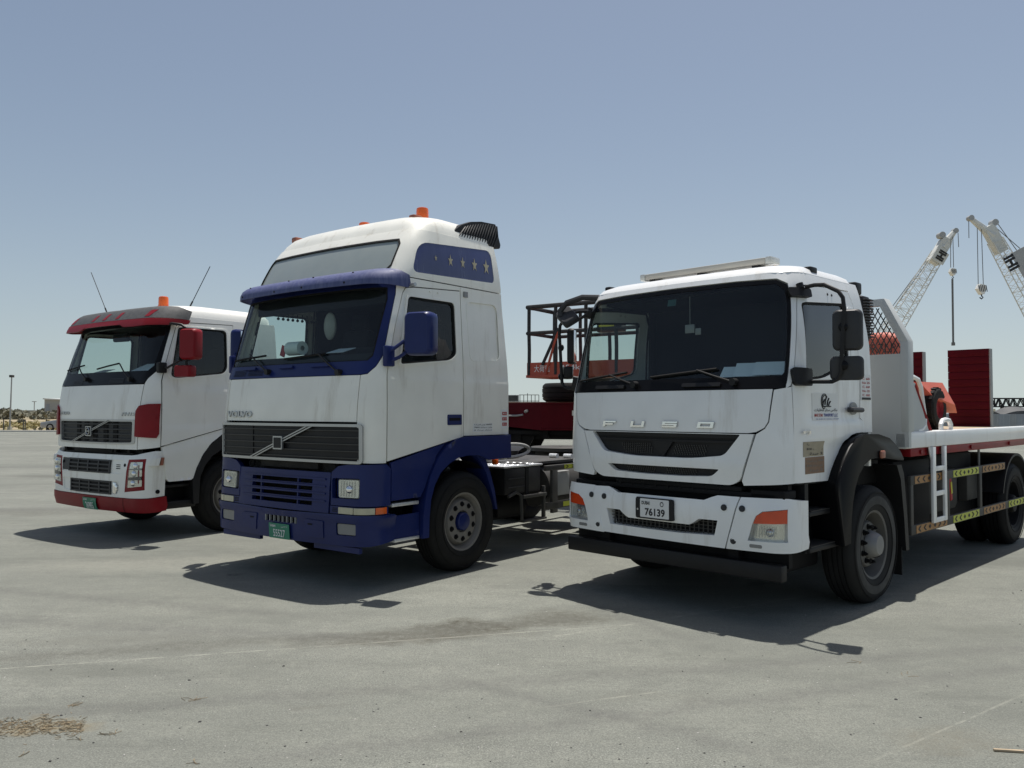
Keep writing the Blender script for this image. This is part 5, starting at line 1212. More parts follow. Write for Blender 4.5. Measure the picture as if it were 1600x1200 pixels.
# ------------------------------------------------------------------ TRUCK 3: white and red tractor with low roof
def build_red():
    a = radians(35.0); off = .05
    root = thing('tractor_unit', 'white tractor truck with red bumper, red mirrors and worn black visor', 'truck', (-5.746-off*cos(a), 11.23+off*sin(a), 0), -a)
    WP, RP = 'offwhite_paint', 'red_paint'
    sk = Skin([(1.1, 1.24), (2.1, 1.24), (2.6, 1.215), (2.95, 1.185), (3.1, 1.16)],
              [(1.1, .045), (1.57, .04), (2.05, .085), (2.2, .135), (2.6, .25), (2.9, .345), (3.05, .40)], .22, .07)
    bk = Skin([(.3, 1.24), (1.2, 1.245)], [(.36, .05), (.45, .015), (.9, .01), (1.08, .03), (1.14, .06)], .20, .07)
    gh = rp('F', [(-.965, 1.265, .04), (-.5, 1.252, .2), (.5, 1.252, .2), (.965, 1.265, .04), (.985, 1.585, .03), (-.985, 1.585, .03)])
    pan('hood_panel', sk, rp('F', [(-1.04, 1.192), (1.0, 1.192), (1.06, 2.05), (-1.08, 2.05)]), WP, root, [gh], off=.004, depth=.03)
    pan('grille_frame', sk, gh, 'silver_trim', root, [rp('F', [(-.925, 1.285, .03), (-.5, 1.275, .2), (.5, 1.275, .2), (.905, 1.285, .03), (.92, 1.56, .03), (-.94, 1.56, .03)])], off=.012, depth=.04)
    gr = pan('main_grille', sk, rp('F', [(-.93, 1.27), (.91, 1.27), (.925, 1.565), (-.945, 1.565)]), 'grey_plastic', root, off=-.03, depth=0)
    for i in range(4): pan('grille_bar', sk, rect('F', -.9, .88, 1.315+i*.066, 1.332+i*.066), 'grey_plastic', gr, off=-.004, depth=.03, g=.15)
    for x in (-.5, -.28, -.05, .22, .45):
        pan('grille_cell', sk, rect('F', x, x+.10, 1.285, 1.555), 'chassis_black', gr, off=-.02, depth=.001, g=.15)
    for (o, w, m, nm) in ((.016, .042, 'silver_trim', 'diagonal_bar'), (.019, .012, 'black_plastic', 'bar_inlay')):
        pan(nm, sk, [('F', -.55-w, 1.275), ('F', -.55+w, 1.275), ('F', .40+w, 1.572), ('F', .40-w, 1.572)], m, gr, off=o, depth=.01, g=.15)
    pan('badge', sk, rect('F', -.17, -.02, 1.355, 1.49, .01), 'silver_trim', gr, off=.026, depth=.02)
    pan('badge_inlay', sk, rect('F', -.155, -.035, 1.368, 1.478, .008), 'black_plastic', gr, off=.028, depth=.002)
    rg = B(); rg.tube([sk.P('F', -.095+.042*cos(t*pi/10), 1.423+.042*sin(t*pi/10), .030) for t in range(20)], .007, 5, closed=True); rg.tube([sk.P('F', -.137, 1.423, .030), sk.P('F', -.053, 1.423, .030)], .008, 4); rg.out('badge_ring', 'silver_trim', gr)
    lettering_on(root, sk, 'F', 'VOLVO', 'silver_trim', -1.0, -.68, 1.645, 1.69, .005, .008, bold=.04)
    lettering_on(root, sk, 'F', 'FH12', 'silver_trim', .68, .98, 1.635, 1.68, .005, .008, bold=.03, shear=.2)
    both('corner_panel', sk, [('F', 1.02, 1.195), ('C', .5, 1.21), ('R', .275, 1.225), ('R', .285, 2.1), ('C', .665, 2.24), ('C', .515, 2.31), ('C', .435, 2.218), ('C', .235, 2.128), ('F', 1.075, 2.060)], WP, root, off=.004, depth=.03)
    both('corner_deflector', sk, [('F', .985, 1.365), ('C', .7, 1.345), ('C', .78, 1.40), ('C', .80, 1.795), ('C', .4, 1.79), ('F', 1.05, 1.765), ('F', 1.0, 1.70)], RP, root, off=.03, depth=.03)
    # windscreen
    gl = sym([('F', 0, 2.235), ('C', .10, 2.235), ('C', .30, 2.30), ('C', .42, 2.72), ('C', .36, 2.84), ('F', .7, 2.855), ('F', 0, 2.86)])
    pan('windscreen', sk, gl, 'windscreen_glass', root, off=-.006, depth=0)
    tr = sym([('F', 0, 2.055), ('F', .9, 2.058), ('F', 1.06, 2.07), ('C', .22, 2.132), ('C', .42, 2.222), ('C', .50, 2.31), ('C', .54, 2.80), ('C', .48, 2.93), ('F', .7, 2.94), ('F', 0, 2.945)])
    trim = pan('windscreen_surround', sk, tr, 'black_gloss', root, [gl], off=.002, depth=.03)
    for x0, x1 in ((-.72, -.42), (.28, .62)):
        for i in range(4): pan('cowl_vent', sk, rect('F', x0, x1, 2.075+i*.018, 2.083+i*.018), 'grey_plastic', trim, off=.006, depth=.003, g=.2)
    P = lambda x, z, o=.035: sk.P('F', x, z, o)
    wiper(root, P(-.30, 2.13), P(-.66, 2.34), P(-1.02, 2.285, .016), P(-.52, 2.345, .016)); wiper(root, P(.78, 2.11), P(.45, 2.33), P(-.12, 2.28, .016), P(.40, 2.345, .016))
    half = [('F', 0, 2.985), ('C', .5, 2.985), ('R', 1.0, 2.985), ('R', 2.14, 2.985), ('R', 2.19, 1.43), ('R', 1.412, 1.43), ('R', 1.407, 2.93), ('R', .66, 2.907), ('C', .80, 2.897), ('C', .71, 2.85), ('C', .665, 2.25), ('C', .52, 2.32), ('C', .556, 2.80), ('C', .50, 2.935), ('F', .7, 2.947), ('F', 0, 2.952)]
    pan('cab_shell', sk, half + mirp(half[1:-1]), WP, root, off=.003, depth=.03)
    rings = []
    for hx, y0, y1, z, r_ in ((1.18, .375, 2.13, 2.98, .22), (1.165, .425, 2.12, 3.06, .24), (1.11, .50, 2.08, 3.125, .28), (1.0, .64, 2.0, 3.165, .33), (.7, .88, 1.85, 3.195, .3), (.2, 1.3, 1.6, 3.2, .08)):
        rings.append(ring_rr(hx, y0, y1, r_, .14, z, bow=.07))
    rf = B().loft(rings).out('roof', WP, root, ang=60)
    rw = B(); rg_ = []
    for z, y in ((1.15, 2.19), (2.2, 2.185), (2.99, 2.135)): rg_.append([(-sk.hw(z)+.012, y, z), (sk.hw(z)-.012, y, z), (sk.hw(z)-.012, y-.04, z), (-sk.hw(z)+.012, y-.04, z)])
    rw.loft(rg_).out('rear_wall', WP, root)
    # doors
    win = rp('R', [(.40, 2.16, .06), (.50, 2.14, .06), (1.22, 2.225, .06), (1.28, 2.30, .05), (1.285, 2.84, .07), (.54, 2.83, .05)]); dcx, dcz = .88, 2.5
    win_i = [(k, dcx+(a_-dcx)*.955, dcz+(z-dcz)*.945) for k, a_, z in win]
    door = [('R', .285, 1.24), ('R', 1.40, 1.50), ('R', 1.397, 2.92), ('R', .67, 2.896), ('C', .825, 2.885), ('C', .732, 2.84), ('C', .687, 2.25), ('R', .298, 2.1)]
    def crease(P): return .003+.007*max(0, min(1, (2.02-P.z)/.02))+.006*max(0, min(1, (1.5-P.z)/.02))
    for sd, f in ((1, lambda q: q), (-1, mirp)):
        d = pan('door', sk, f(door), WP, root, [f(win)], off=crease, depth=.03, zl=(2.025, 1.998, 1.505, 1.478))
        pan('window_surround', sk, f([(kk, dcx+(a_-dcx)*1.06, dcz+(z-dcz)*1.055) for kk, a_, z in win]), WP, d, [f(win)], off=.014, depth=.02)
        pan('window_seal', sk, f(win), 'rubber', d, [f(win_i)], off=.004, depth=.03); pan('side_window', sk, f(win), 'dark_glass', d, off=-.012, depth=0)
        pan('lower_door', sk, f([('R', .295, 1.225), ('R', .355, .80), ('R', .40, .765), ('R', .72, .77), ('R', .765, .80), ('R', .80, .92), ('R', .88, 1.08), ('R', 1.0, 1.23), ('R', 1.15, 1.34), ('R', 1.35, 1.40), ('R', 1.39, 1.485)]), WP, root, off=lambda P: .004+.014*max(0, min(1, (1.185+(P.y-.36)*.23-P.z)/.03)), depth=.04, g=.05)
        arch = [('R', .74, .76), ('R', .80, .93), ('R', .90, 1.11), ('R', 1.03, 1.26), ('R', 1.2, 1.37), ('R', 1.4, 1.41), ('R', 2.2, 1.41), ('R', 2.2, 1.17), ('R', 1.75, 1.17), ('R', 1.6, 1.215), ('R', 1.4, 1.22), ('R', 1.22, 1.175), ('R', 1.05, 1.08), ('R', .93, .95), ('R', .86, .8), ('R', .84, .44), ('R', .76, .44)]
        pan('wheel_arch', sk, f(arch), 'black_plastic', root, off=.02, depth=.18, g=.06)
        s = sd; sp = B(); sp.box(s*1.0, s*1.22, .37, .82, .40, .50, .015); sp.box(s*1.0, s*1.18, .37, .80, .68, .72, .01); sp.box(s*.93, s*1.0, .33, .82, .42, 1.15); sp.box(s*1.0, s*1.20, .76, .82, .4, .76, .01); sp.out('step_box', 'black_plastic', root)
        pts = [(1.42+.60*cos(radians(t)), .55+.62*sin(radians(t))) for t in range(-5, 186, 12)]
        B().loft([[(s*.7, y, z) for y, z in pts], [(s*1.2, y, z) for y, z in pts]], cap=False, ring_closed=False).out('arch_liner', 'chassis_black', root)
        # mirrors
        if s < 0: continue
        mirror_body(root, s*1.55, .49, 2.58, .26, .41, .16, s*.35, RP); mirror_body(root, s*1.47, .46, 2.225, .27, .155, .13, s*.3, RP)
        am = B(); am.tube([(s*1.18, .40, 2.86), (s*1.3, .38, 2.86), (s*1.42, .44, 2.84), (s*1.46, .47, 2.80)], .018, 8); am.tube([(s*1.22, .28, 2.28), (s*1.3, .32, 2.27), (s*1.4, .42, 2.36), (s*1.46, .47, 2.40)], .016, 8)
        am.box(s*1.20, s*1.27, .22, .34, 2.20, 2.34, .015); am.box(s*1.425, s*1.44, .40, .56, 2.37, 2.79); am.cyl((s*1.5, .47, 2.28), (s*1.5, .47, 2.40), .02, 8); am.out('mirror_arm', 'black_plastic', root)
    # visor: worn black top, red lip
    def voff(P): t = max(0, min(1, (3.125-P.z)/.22)); return .02+.19*t**.36*(1-.6*min(1, max(0, (abs(P.x)-.97)/.22))**1.5)
    vt = [('F', 0, 2.945), ('C', .5, 2.94), ('C', 1.0, 2.93), ('C', 1.05, 3.05), ('C', .6, 3.11), ('F', .9, 3.118), ('F', 0, 3.125)]
    vz = pan('sun_visor', sk, vt + mirp(vt[1:-1]), 'worn_black', root, off=voff, depth=.03, g=.045, hor=True, zl=(3.118, 3.105, 3.085, 3.05, 3.0))
    vl = [('F', 0, 2.875), ('F', .45, 2.872), ('F', .55, 2.835), ('F', .75, 2.83), ('C', .5, 2.845), ('C', 1.0, 2.87), ('C', 1.05, 2.925), ('C', .5, 2.935), ('F', 0, 2.94)]
    vr = [('F', 0, 2.875)] + vl[1:-1] + [('F', 0, 2.94)]
    pan('visor_lip', sk, vr + mirp([p for p in vl[1:-1]]), RP, vz, off=lambda P: voff(P)+.008, depth=.03, g=.05, hor=True)
    for x in (-.95, -.32, -.02, .30, .95):
        pan('visor_patch', sk, [('F', x-.05, 2.965), ('F', x+.03, 2.965), ('F', x+.06, 3.06), ('F', x-.01, 3.06)], RP, vz, off=lambda P: voff(P)+.004, depth=.003, g=.05, hor=True)
    # bumper
    d1 = rp('F', [(-.82, .855, .02), (.72, .868, .02), (.76, 1.05, .02), (-.84, 1.045, .02)]); d2 = rp('F', [(-.77, .60, .02), (-.3, .575), (.5, .58), (.66, .61, .02), (.68, .765, .02), (-.79, .765, .02)])
    hl = [('F', .80, .63), ('F', .835, .90), ('F', .865, 1.06), ('C', .40, 1.075), ('C', .40, .67)]
    hb = [('F', 0, .555), ('F', .9, .555), ('C', .5, .565), ('R', .34, .585), ('R', .36, 1.10), ('R', .33, 1.17), ('C', .6, 1.175), ('F', 1.0, 1.125), ('F', .9, 1.115), ('F', 0, 1.115)]
    bp = pan('front_bumper', bk, hb + mirp(hb[1:-1]), WP, root, [d1, d2, hl, mirp(hl)], off=0, depth=.08)
    for dd, x0, x1, z0, z1 in ((d1, -.62, .48, .862, 1.042), (d2, -.55, .50, .585, .76)):
        g = pan('bumper_grille', bk, dd, WP, bp, off=-.012, depth=0)
        gb = pan('grille_backing', bk, rect('F', x0, x1, z0, z1), 'chassis_black', g, off=-.006, depth=.001)
        for i in range(4): pan('grille_bar', bk, rect('F', x0, x1, z0+i*(z1-z0-.02)/3, z0+.02+i*(z1-z0-.02)/3), 'grey_plastic', gb, off=.006, depth=.012, g=.15)
        for i in range(5): pan('grille_post', bk, rect('F', x0+i*(x1-x0-.03)/4, x0+.03+i*(x1-x0-.03)/4, z0, z1), 'grey_plastic', gb, off=.008, depth=.012, g=.15)
    pan('duct_blank', bk, rect('F', -.83, -.62, .87, 1.04, .01), 'grey_plastic', bp, off=-.006, depth=.01)
    for i in range(3): pan('vent_slot', bk, rect('F', .60, .69, .93+i*.025, .940+i*.025), 'chassis_black', bp, off=-.008, depth=.001)
    B().box(.54, .62, .02, .06, .60, .75, .01).box(.60, .66, .01, .05, .64, .72, .015).out('tow_eye', 'chrome', bp)
    for sd, f in ((1, lambda q: q), (-1, mirp)):
        h = pan('headlight', bk, f(hl), RP, bp, off=-.004, depth=.04)
        inner = [('F', .865, .69), ('F', .895, .90), ('F', .915, 1.025), ('C', .28, 1.035), ('C', .28, .72)]
        pan('headlight_reflector', bk, f(inner), 'reflector', h, off=-.002, depth=.002); 
        for zc, xc, m in ((.985, 1.03, 'chrome'), (.88, 1.01, 'chrome'), (.755, .99, 'chrome')):
            B().ball(bk.P('F', (xc-.01)*sd, zc, -.015), .045, seg=12).out('lamp_bowl', m, h)
        pan('lamp_divider', bk, f([('F', .885, .825), ('C', .28, .85), ('C', .28, .80), ('F', .88, .79)]), 'grey_plastic', h, off=.004, depth=.004)
        pan('lamp_divider', bk, f([('F', .905, .94), ('C', .28, .955), ('C', .28, .93), ('F', .90, .925)]), 'grey_lamp', h, off=.004, depth=.004)
        pan('headlight_lens', bk, f(inner), 'lamp_cover', h, off=.014, depth=.012)
        e = B(); c0 = bk.P('C', sd*.55, 1.04, 0)
        sl_ = pan('lamp_bracket', bk, f([('C', .50, .985), ('C', .86, .985), ('C', .88, 1.09), ('C', .6, 1.075), ('C', .50, 1.055)]), WP, bp, off=.05, depth=.05)
        pan('indicator_lens', bk, f(rect('C', .90, .99, .99, 1.09)), 'marker_dull', sl_, off=.055, depth=.05)
        for x, z in ((.80, .985),): B().cyl(bk.P('F', x*sd, z, -.01), bk.P('F', x*sd, z, .004), .022, 12).out('bumper_plug', 'chassis_black', bp)
        B().cyl(bk.P('C', .88*sd, .645, -.01), bk.P('C', .88*sd, .645, .004), .028, 12).out('bumper_plug', 'chassis_black', bp)
    rbm = [('F', 0, .362), ('F', .9, .37), ('C', .5, .375), ('R', .36, .39), ('R', .38, .46), ('R', .36, .578), ('C', .5, .558), ('F', .9, .55), ('F', .2, .548), ('F', 0, .548)]
    pan('lower_bumper', bk, rbm + mirp(rbm[1:-1]), RP, root, off=.012, depth=.06)
    pan('seam', bk, rect('F', .785, .792, .37, .55), 'chassis_black', root, off=.0135, depth=.001)
    bar_letter_plate(root, bk, -.15, .19, .372, .52, '26985', .03)
    gp = B(); gp.box(-1.02, 1.02, .16, .2, .5, 1.24); gp.box(-.9, .9, .1, .16, 1.12, 1.14); gp.box(-.6, .4, .09, .15, 1.135, 1.185, .01)
    for i in range(6): gp.box(-.9+i*.33, -.84+i*.33, .1, .15, 1.13, 1.19, .005)
    gp.out('crossmember', 'chassis_black', root)
    tractor_chassis(root, None, .525, 1.40, 5.1)
    beacon(root, .42, .80, 3.17, .165)
    for p, q in (((-.88, .70, 3.15), (-1.42, .72, 3.85)), ((.92, .88, 3.14), (.90, 1.22, 3.78))):
        B().tube([p, q], .0055, 5).cyl(p, [p[i]+(q[i]-p[i])*.16 for i in range(3)], .011, 6).out('antenna', 'black_plastic', root)
    for f in (lambda q: q, mirp):
        pan('seam_shade_strip', sk, f([(k, .90+(a_-.90)*1.045, 2.1+(z-2.1)*1.02) for k, a_, z in door]), 'chassis_black', root, [f([(k, .90+(a_-.90)*.95, 2.1+(z-2.1)*.97) for k, a_, z in door])], off=-.02, depth=0)  # gap shade put in as black strips behind door and hood edges
        pan('seam_shade_strip', sk, f([('F', .99, 1.19), ('F', 1.03, 1.19), ('F', 1.02, 2.05), ('F', 1.05, 2.05)][:2]+[('F', 1.09, 2.05), ('F', 1.05, 2.05)]), 'chassis_black', root, off=-.02, depth=0)
    B().box(-.95, .95, .45, 2.3, .98, 1.04).out('underbody_light_block', 'chassis_black', root)  # added plate, blocks sunlight from the ground under this tractor
    dash = interior(root, 1.14, .30, 2.05, 1.35, 2.24, 2.95, .58)
    B().box(-.22, .22, -.14, .14, -.003, .003, M=Matrix.Translation((.60, .46, 2.30)) @ Matrix.Rotation(.42, 4, 'X')).out('papers', 'paper', dash)
    B().box(-.12, .18, -.10, .10, -.002, .002, M=Matrix.Translation((-.55, .45, 2.275)) @ Matrix.Rotation(.3, 4, 'X')).out('cloth', 'hose_grey', dash)
    mirror_body(root, -.18, .52, 2.76, .34, .13, .05, .1, 'interior_grey', 'cab_mirror')
    return root
RED = build_red()

# ------------------------------------------------------------------ low-bed trailer and boom lift behind the trucks
TR0 = at(845.5, 672.6, 16.2); TYAW = -radians(12)
def build_trailer():
    root = thing('lowbed_trailer', 'dark red low-bed trailer with white lettering behind the blue truck', 'trailer', (TR0.x, TR0.y, 0), TYAW)
    M_ = 'dark_red_paint'
    g = B(); zb, zt = 1.315, 1.86
    rings = []
    for z, i in ((zb, 0), (zt, 0)):
        lo = .10 if z == zb else 0
        rings.append([(3.6, 0, z), (3.6, 2.5, z), (-2.6, 2.5, z), (-2.6, 1.6, z+lo*1.0), (-1.1, .55, z+lo*.9), (0, 0, z)])
    g.loft(rings); go = g.out('gooseneck', M_, root)
    B().box(0, 3.6, -.02, .0, zb, zb+.035).out('flange', M_, go); B().box(0, 3.6, -.03, .0, zt-.035, zt+.005).out('flange', M_, go)
    e = B(); e.prism([(0, -.004), (1.35, -.004), (1.35, -.012), (0, -.012)], 'xy', zb+.04, zt-.04); e.out('side_plate', M_, go)
    B().box(-2.4, 3.4, .5, 2.4, zt+.001, zt+.02).out('gooseneck_top', 'deck_board', go)
    lettering(go, 'MAX STAR', 'print_white', (.62, -.03, zb+.29), (1, 0, 0), (0, 0, 1), 1.15, .10, bold=.02)
    lettering(go, 'TEL : 04 8841123', 'print_white', (.64, -.03, zb+.13), (1, 0, 0), (0, 0, 1), 1.15, .07, bold=.01)
    sl_ = B(); sl_.box(-1.02, -.35, .42, .5, zb+.075, zb+.10); sl_.out('lower_strip', 'salmon_paint', go)
    hk = B(); hk.tube([(-.9, .36, 1.52), (-.75, .30, 1.60), (-.55, .24, 1.60), (-.4, .18, 1.62)], .02, 6); hk.tube([(-.9, .36, 1.4), (-.85, .33, 1.58)], .02, 6); hk.cyl((-.35, .16, 1.68), (-.30, .10, 1.70), .03, 8); hk.out('air_coupling', 'grey_metal', go)
    # underside and landing legs
    u = B(); u.box(-2.2, 3.4, .5, .7, 1.12, zb); u.box(-2.2, 3.4, 1.9, 2.1, 1.12, zb); u.box(-2.0, 2.6, .3, 2.3, 1.22, 1.30)
    for x in (-2.1, -1.0, 0, 1.0, 2.0): u.box(x, x+.1, .2, 2.3, 1.16, zb)
    u.out('underframe', 'chassis_black', root)
    for x in (-.55, 1.05):
        for y in (.45, 1.95):
            l = B(); l.box(x-.07, x+.07, y-.07, y+.07, .08, 1.25); l.box(x-.16, x+.16, y-.14, y+.14, .0, .09, .01); l.prism([(x-.35, 1.2), (x+.35, 1.2), (x+.08, .7), (x-.08, .7)], 'xz', y-.03, y+.03); l.out('landing_leg', 'chassis_black', root)
    d = B(); d.box(3.2, 7.0, 0, 2.5, .72, .93, .01); dk = d.out('deck', M_, root)
    B().prism([(3.2, .75), (3.9, .75), (3.6, 1.85), (3.2, 1.85)], 'xz', .0, 2.5).out('step_plate', M_, root)
    w = B().lathe([(-.0, .30), (.02, .36), (.0, .42), (-.04, .45), (-.26, .45), (-.3, .42), (-.3, .30)], 28, 'x').out('wheel', 'rubber', None)
    B().lathe([(-.02, .30), (-.03, .28), (-.1, .2), (-.1, 0)], 24, 'x').out('rim', 'rim_grey', w)
    k = 0
    for x in (4.6, 5.5, 6.4):
        for y, rz in ((-.02, -pi/2), (2.52, pi/2)):
            o = w if k == 0 else copy_tree(w); k += 1; o.parent = root; o.location = (x, y, .45); o.rotation_euler = (0, 0, rz)
    return root
build_trailer()

def build_boom_lift():
    Mt = Matrix.Translation((TR0.x, TR0.y, 0)) @ Matrix.Rotation(TYAW, 4, 'Z')
    o0 = Mt @ Vector((5.55, 1.25, .93))
    root = thing('boom_lift', 'orange boom lift on the red trailer with black padded work basket', 'boom lift', o0, TYAW)
    OP = 'salmon_paint'
    c = B(); c.box(-1.5, 1.5, -.55, .55, .35, .75, .04); c.out('chassis', OP, root)
    for x in (-1.25, 1.05):
        for s in (-1, 1):
            w = B().lathe([(-.0, .26), (.02, .36), (.0, .44), (-.04, .48), (-.28, .48), (-.32, .44), (-.32, .26)], 30, 'x').out('wheel', 'rubber', root)
            tb = B()
            for i in range(22):
                a = 2*pi*i/22; tb.box(-.30, -.02, -.035, .035, .475, .505, M=Matrix.Rotation(a, 4, 'X'))
            tb.out('tread', 'rubber', w); B().lathe([(-.01, .27), (-.02, .25), (-.06, .22), (-.06, 0)], 24, 'x').out('rim', 'orange_red_paint', w)
            w.location = (x, s*1.02, .49); w.rotation_euler = (0, 0, -pi/2 if s < 0 else pi/2)
    # turntable with rounded covers and the counterweight
    t = B(); t.box(-1.2, 1.0, -.95, .95, .80, 1.55, .12); t.out('turntable', OP, root)
    bm_ = B(); bm_.box(-3.3, .4, -.16, .16, 1.35, 1.65, .03); bm_.box(-3.0, -1.0, -.12, .12, 1.66, 1.70); bm_.out('boom', OP, root)
    B().tube([(-3.3, 0, 1.5), (-4.2, 0, 1.45), (-4.8, 0, 1.42)], .08, 8).out('jib', 'padded_black', root)
    # basket
    P0 = at(824, 588, 15.3); br = radians(34)
    loc = Mt @ Matrix.Translation((5.55, 1.25, .93)); T = loc.inverted() @ (Matrix.Translation(P0) @ Matrix.Rotation(-br, 4, 'Z'))
    W_, D_ = 2.30, .92
    def out(b, n, m, par): return b.out(n, m, par, M=T)
    fl = out(B().box(-.02, W_, -.02, D_, -.03, .02, .005), 'basket_floor', 'orange_red_paint', root)
    kp = B(); kp.box(0, W_, -.012, .0, .02, .25); kp.box(0, W_, D_, D_+.012, .02, .25); kp.box(0, .012, 0, D_, .02, .25); kp.box(W_-.012, W_, 0, D_, .02, .25); kpo = out(kp, 'kick_plate', 'orange_red_paint', fl)
    for body, x0, x1, h in (('\u5927\u8377\u91CD', .16, .50, .13), ('454kg', .72, 1.22, .12)):
        me = text_mesh(body, x1-x0, h, 0, .005 if body.isascii() else 0)
        for v in me.vertices: v.co = T @ Vector((x0+v.co.x, -.016, .07+v.co.y))
        me.materials.clear(); me.materials.append(MATS['print_white']); o = bpy.data.objects.new('lettering', me); COL.objects.link(o); o.parent = kpo
    ht = 1.29
    for z, r in ((ht, .042), (.80, .036)):
        out(B().tube([(0, 0, z), (W_, 0, z), (W_, D_, z), (0, D_, z)], r, 8, closed=True), 'guard_rail', 'padded_black', root)
    for x, y in ((.04, 0), (.04, D_), (.62, 0), (.62, D_), (1.25, 0), (1.25, D_), (1.85, 0), (W_-.04, 0), (W_-.04, D_), (1.85, D_)):
        p = B().tube([(x, y, .02), (x+.004, y, .5), (x-.004, y, .8), (x, y, ht)], .034, 7); out(p, 'post', 'padded_black', root)
    out(B().tube([(.42, -.03, .03), (.68, -.03, .80)], .024, 6), 'brace', 'orange_red_paint', root)
    out(B().tube([(.35, -.03, .20), (.70, -.03, .86)], .03, 6), 'brace', 'padded_black', root)
    cb = out(B().box(1.45, 1.95, .02, .20, .75, 1.15, .02), 'control_box', 'grey_plastic', root)
    out(B().box(1.50, 1.80, .010, .018, .82, 1.05), 'warning_plate', 'yellow_sign', cb)
    return root
build_boom_lift()

def deck_machine():
    F = FLATBED.matrix_world if False else Matrix.Translation((1.286, 7.19, 0)) @ Matrix.Rotation(-radians(45.6), 4, 'Z')
    root = thing('aerial_platform', 'orange wheeled machine standing on the white flatbed deck behind the headboard', 'machine', F @ Vector((0, 4.1, 1.476)), -radians(45.6))
    OP = 'salmon_paint'
    B().box(-.62, .62, -1.2, 1.25, .22, .52, .03).out('chassis', OP, root)
    rings = [ring_rr(.93, -1.12, -.86, .10, .10, .50), ring_rr(.95, -1.14, -.86, .10, .10, .62), ring_rr(.95, -1.12, -.88, .10, .10, .98), ring_rr(.91, -1.10, -.90, .09, .09, 1.04), ring_rr(.80, -1.06, -.94, .05, .05, 1.07)]
    b = B().loft(rings).out('body_cover', OP, root, ang=40)
    lettering(b, 'OTS4R7LP', 'print_black', (.36, -1.152, .845), (1, 0, 0), (0, 0, 1), .56, .095, bold=-.01)
    for s in (-1, 1):
        f = B(); f.loft([[(s*.28, .30, .36), (s*.78, .34, .40), (s*.86, .86, .30), (s*.80, 1.12, .20), (s*.30, 1.12, .20)], [(s*.28, .22, .565), (s*.66, .24, .575), (s*.72, .86, .575), (s*.64, 1.0, .56), (s*.28, 1.02, .56)]]); f.out('wheel_cover', OP, root, ang=20)
        for y in (-.75, .52):
            w = B().lathe([(-.0, .15), (.01, .21), (.0, .265), (-.03, .29), (-.19, .29), (-.22, .265), (-.22, .15)], 28, 'x').out('wheel', 'rubber', root)
            for i in range(18): pass
            tb = B()
            for i in range(18): tb.box(-.20, -.02, -.022, .022, .285, .305, M=Matrix.Rotation(2*pi*i/18, 4, 'X'))
            tb.out('tread', 'rubber', w); B().lathe([(-.0, .155), (-.02, .14), (-.05, .12), (-.05, 0)], 20, 'x').out('rim', 'red_paint', w)
            w.scale = (.8, .84, .84); w.location = (s*.80, y, .256); w.rotation_euler = (0, 0, 0 if s > 0 else pi)
    B().box(-.45, .2, -.85, .9, .50, .56, .02).out('deck_cover', OP, root)
deck_machine()

def lying_tyre():
    p = at(893, 623, 16.6); 
    b = B().lathe([(0, .30), (.0, .50), (.04, .56), (.08, .575), (.085, .56), (.095, .56), (.10, .58), (.17, .58), (.175, .565), (.185, .565), (.19, .58), (.27, .58), (.275, .565), (.285, .565), (.29, .578), (.34, .565), (.38, .52), (.38, .30)], 36, 'z', (0, 0, 0))
    o = b.out('spare_tyre', 'rubber'); o.location = (p.x, p.y+.4, 1.885)
    tag(o, 'black spare tyre lying flat on the red trailer below the basket', 'tyre')
lying_tyre()

# ------------------------------------------------------------------ cranes
def lattice(b, p, q, w0, w1, up, n, rc=.06, rl=.03):
    p, q = Vector(p), Vector(q); d = (q-p).normalized(); s = d.cross(Vector(up)).normalized(); t = s.cross(d)
    def c(f, i):
        w = (w0+(w1-w0)*f)/2; return p + (q-p)*f + s*w*(1 if i in (0, 3) else -1) + t*w*(1 if i < 2 else -1)
    for i in range(4): b.tube([c(0, i), c(1, i)], rc, 5)
    for k in range(n):
        for i in range(4):
            j = (i+1) % 4; a, e = (i, j) if k % 2 else (j, i)
            b.tube([c(k/n, a), c((k+1)/n, e)], rl, 4)
        if k % 4 == 0:
            for i in range(4): b.tube([c(k/n, i), c(k/n, (i+1) % 4)], rl*1.2, 4)
def crawler(root, x, y, face):
    b = B(); 
    for s in (-1, 1): b.box(x-4, x+4, y+s*2.6-.5, y+s*2.6+.5, 0, 1.3, .3)
    b.out('crawler_track', 'chassis_black', root)
    B().box(x-3.5, x+3, y-1.6, y+1.6, 1.4, 3.4, .1).out('machinery_house', 'crane_paint', root)
    B().box(x+face*2.2, x+face*3.8, y-2.6, y-1.65, 1.5, 3.6, .1).out('operator_cab', 'crane_grey', root)
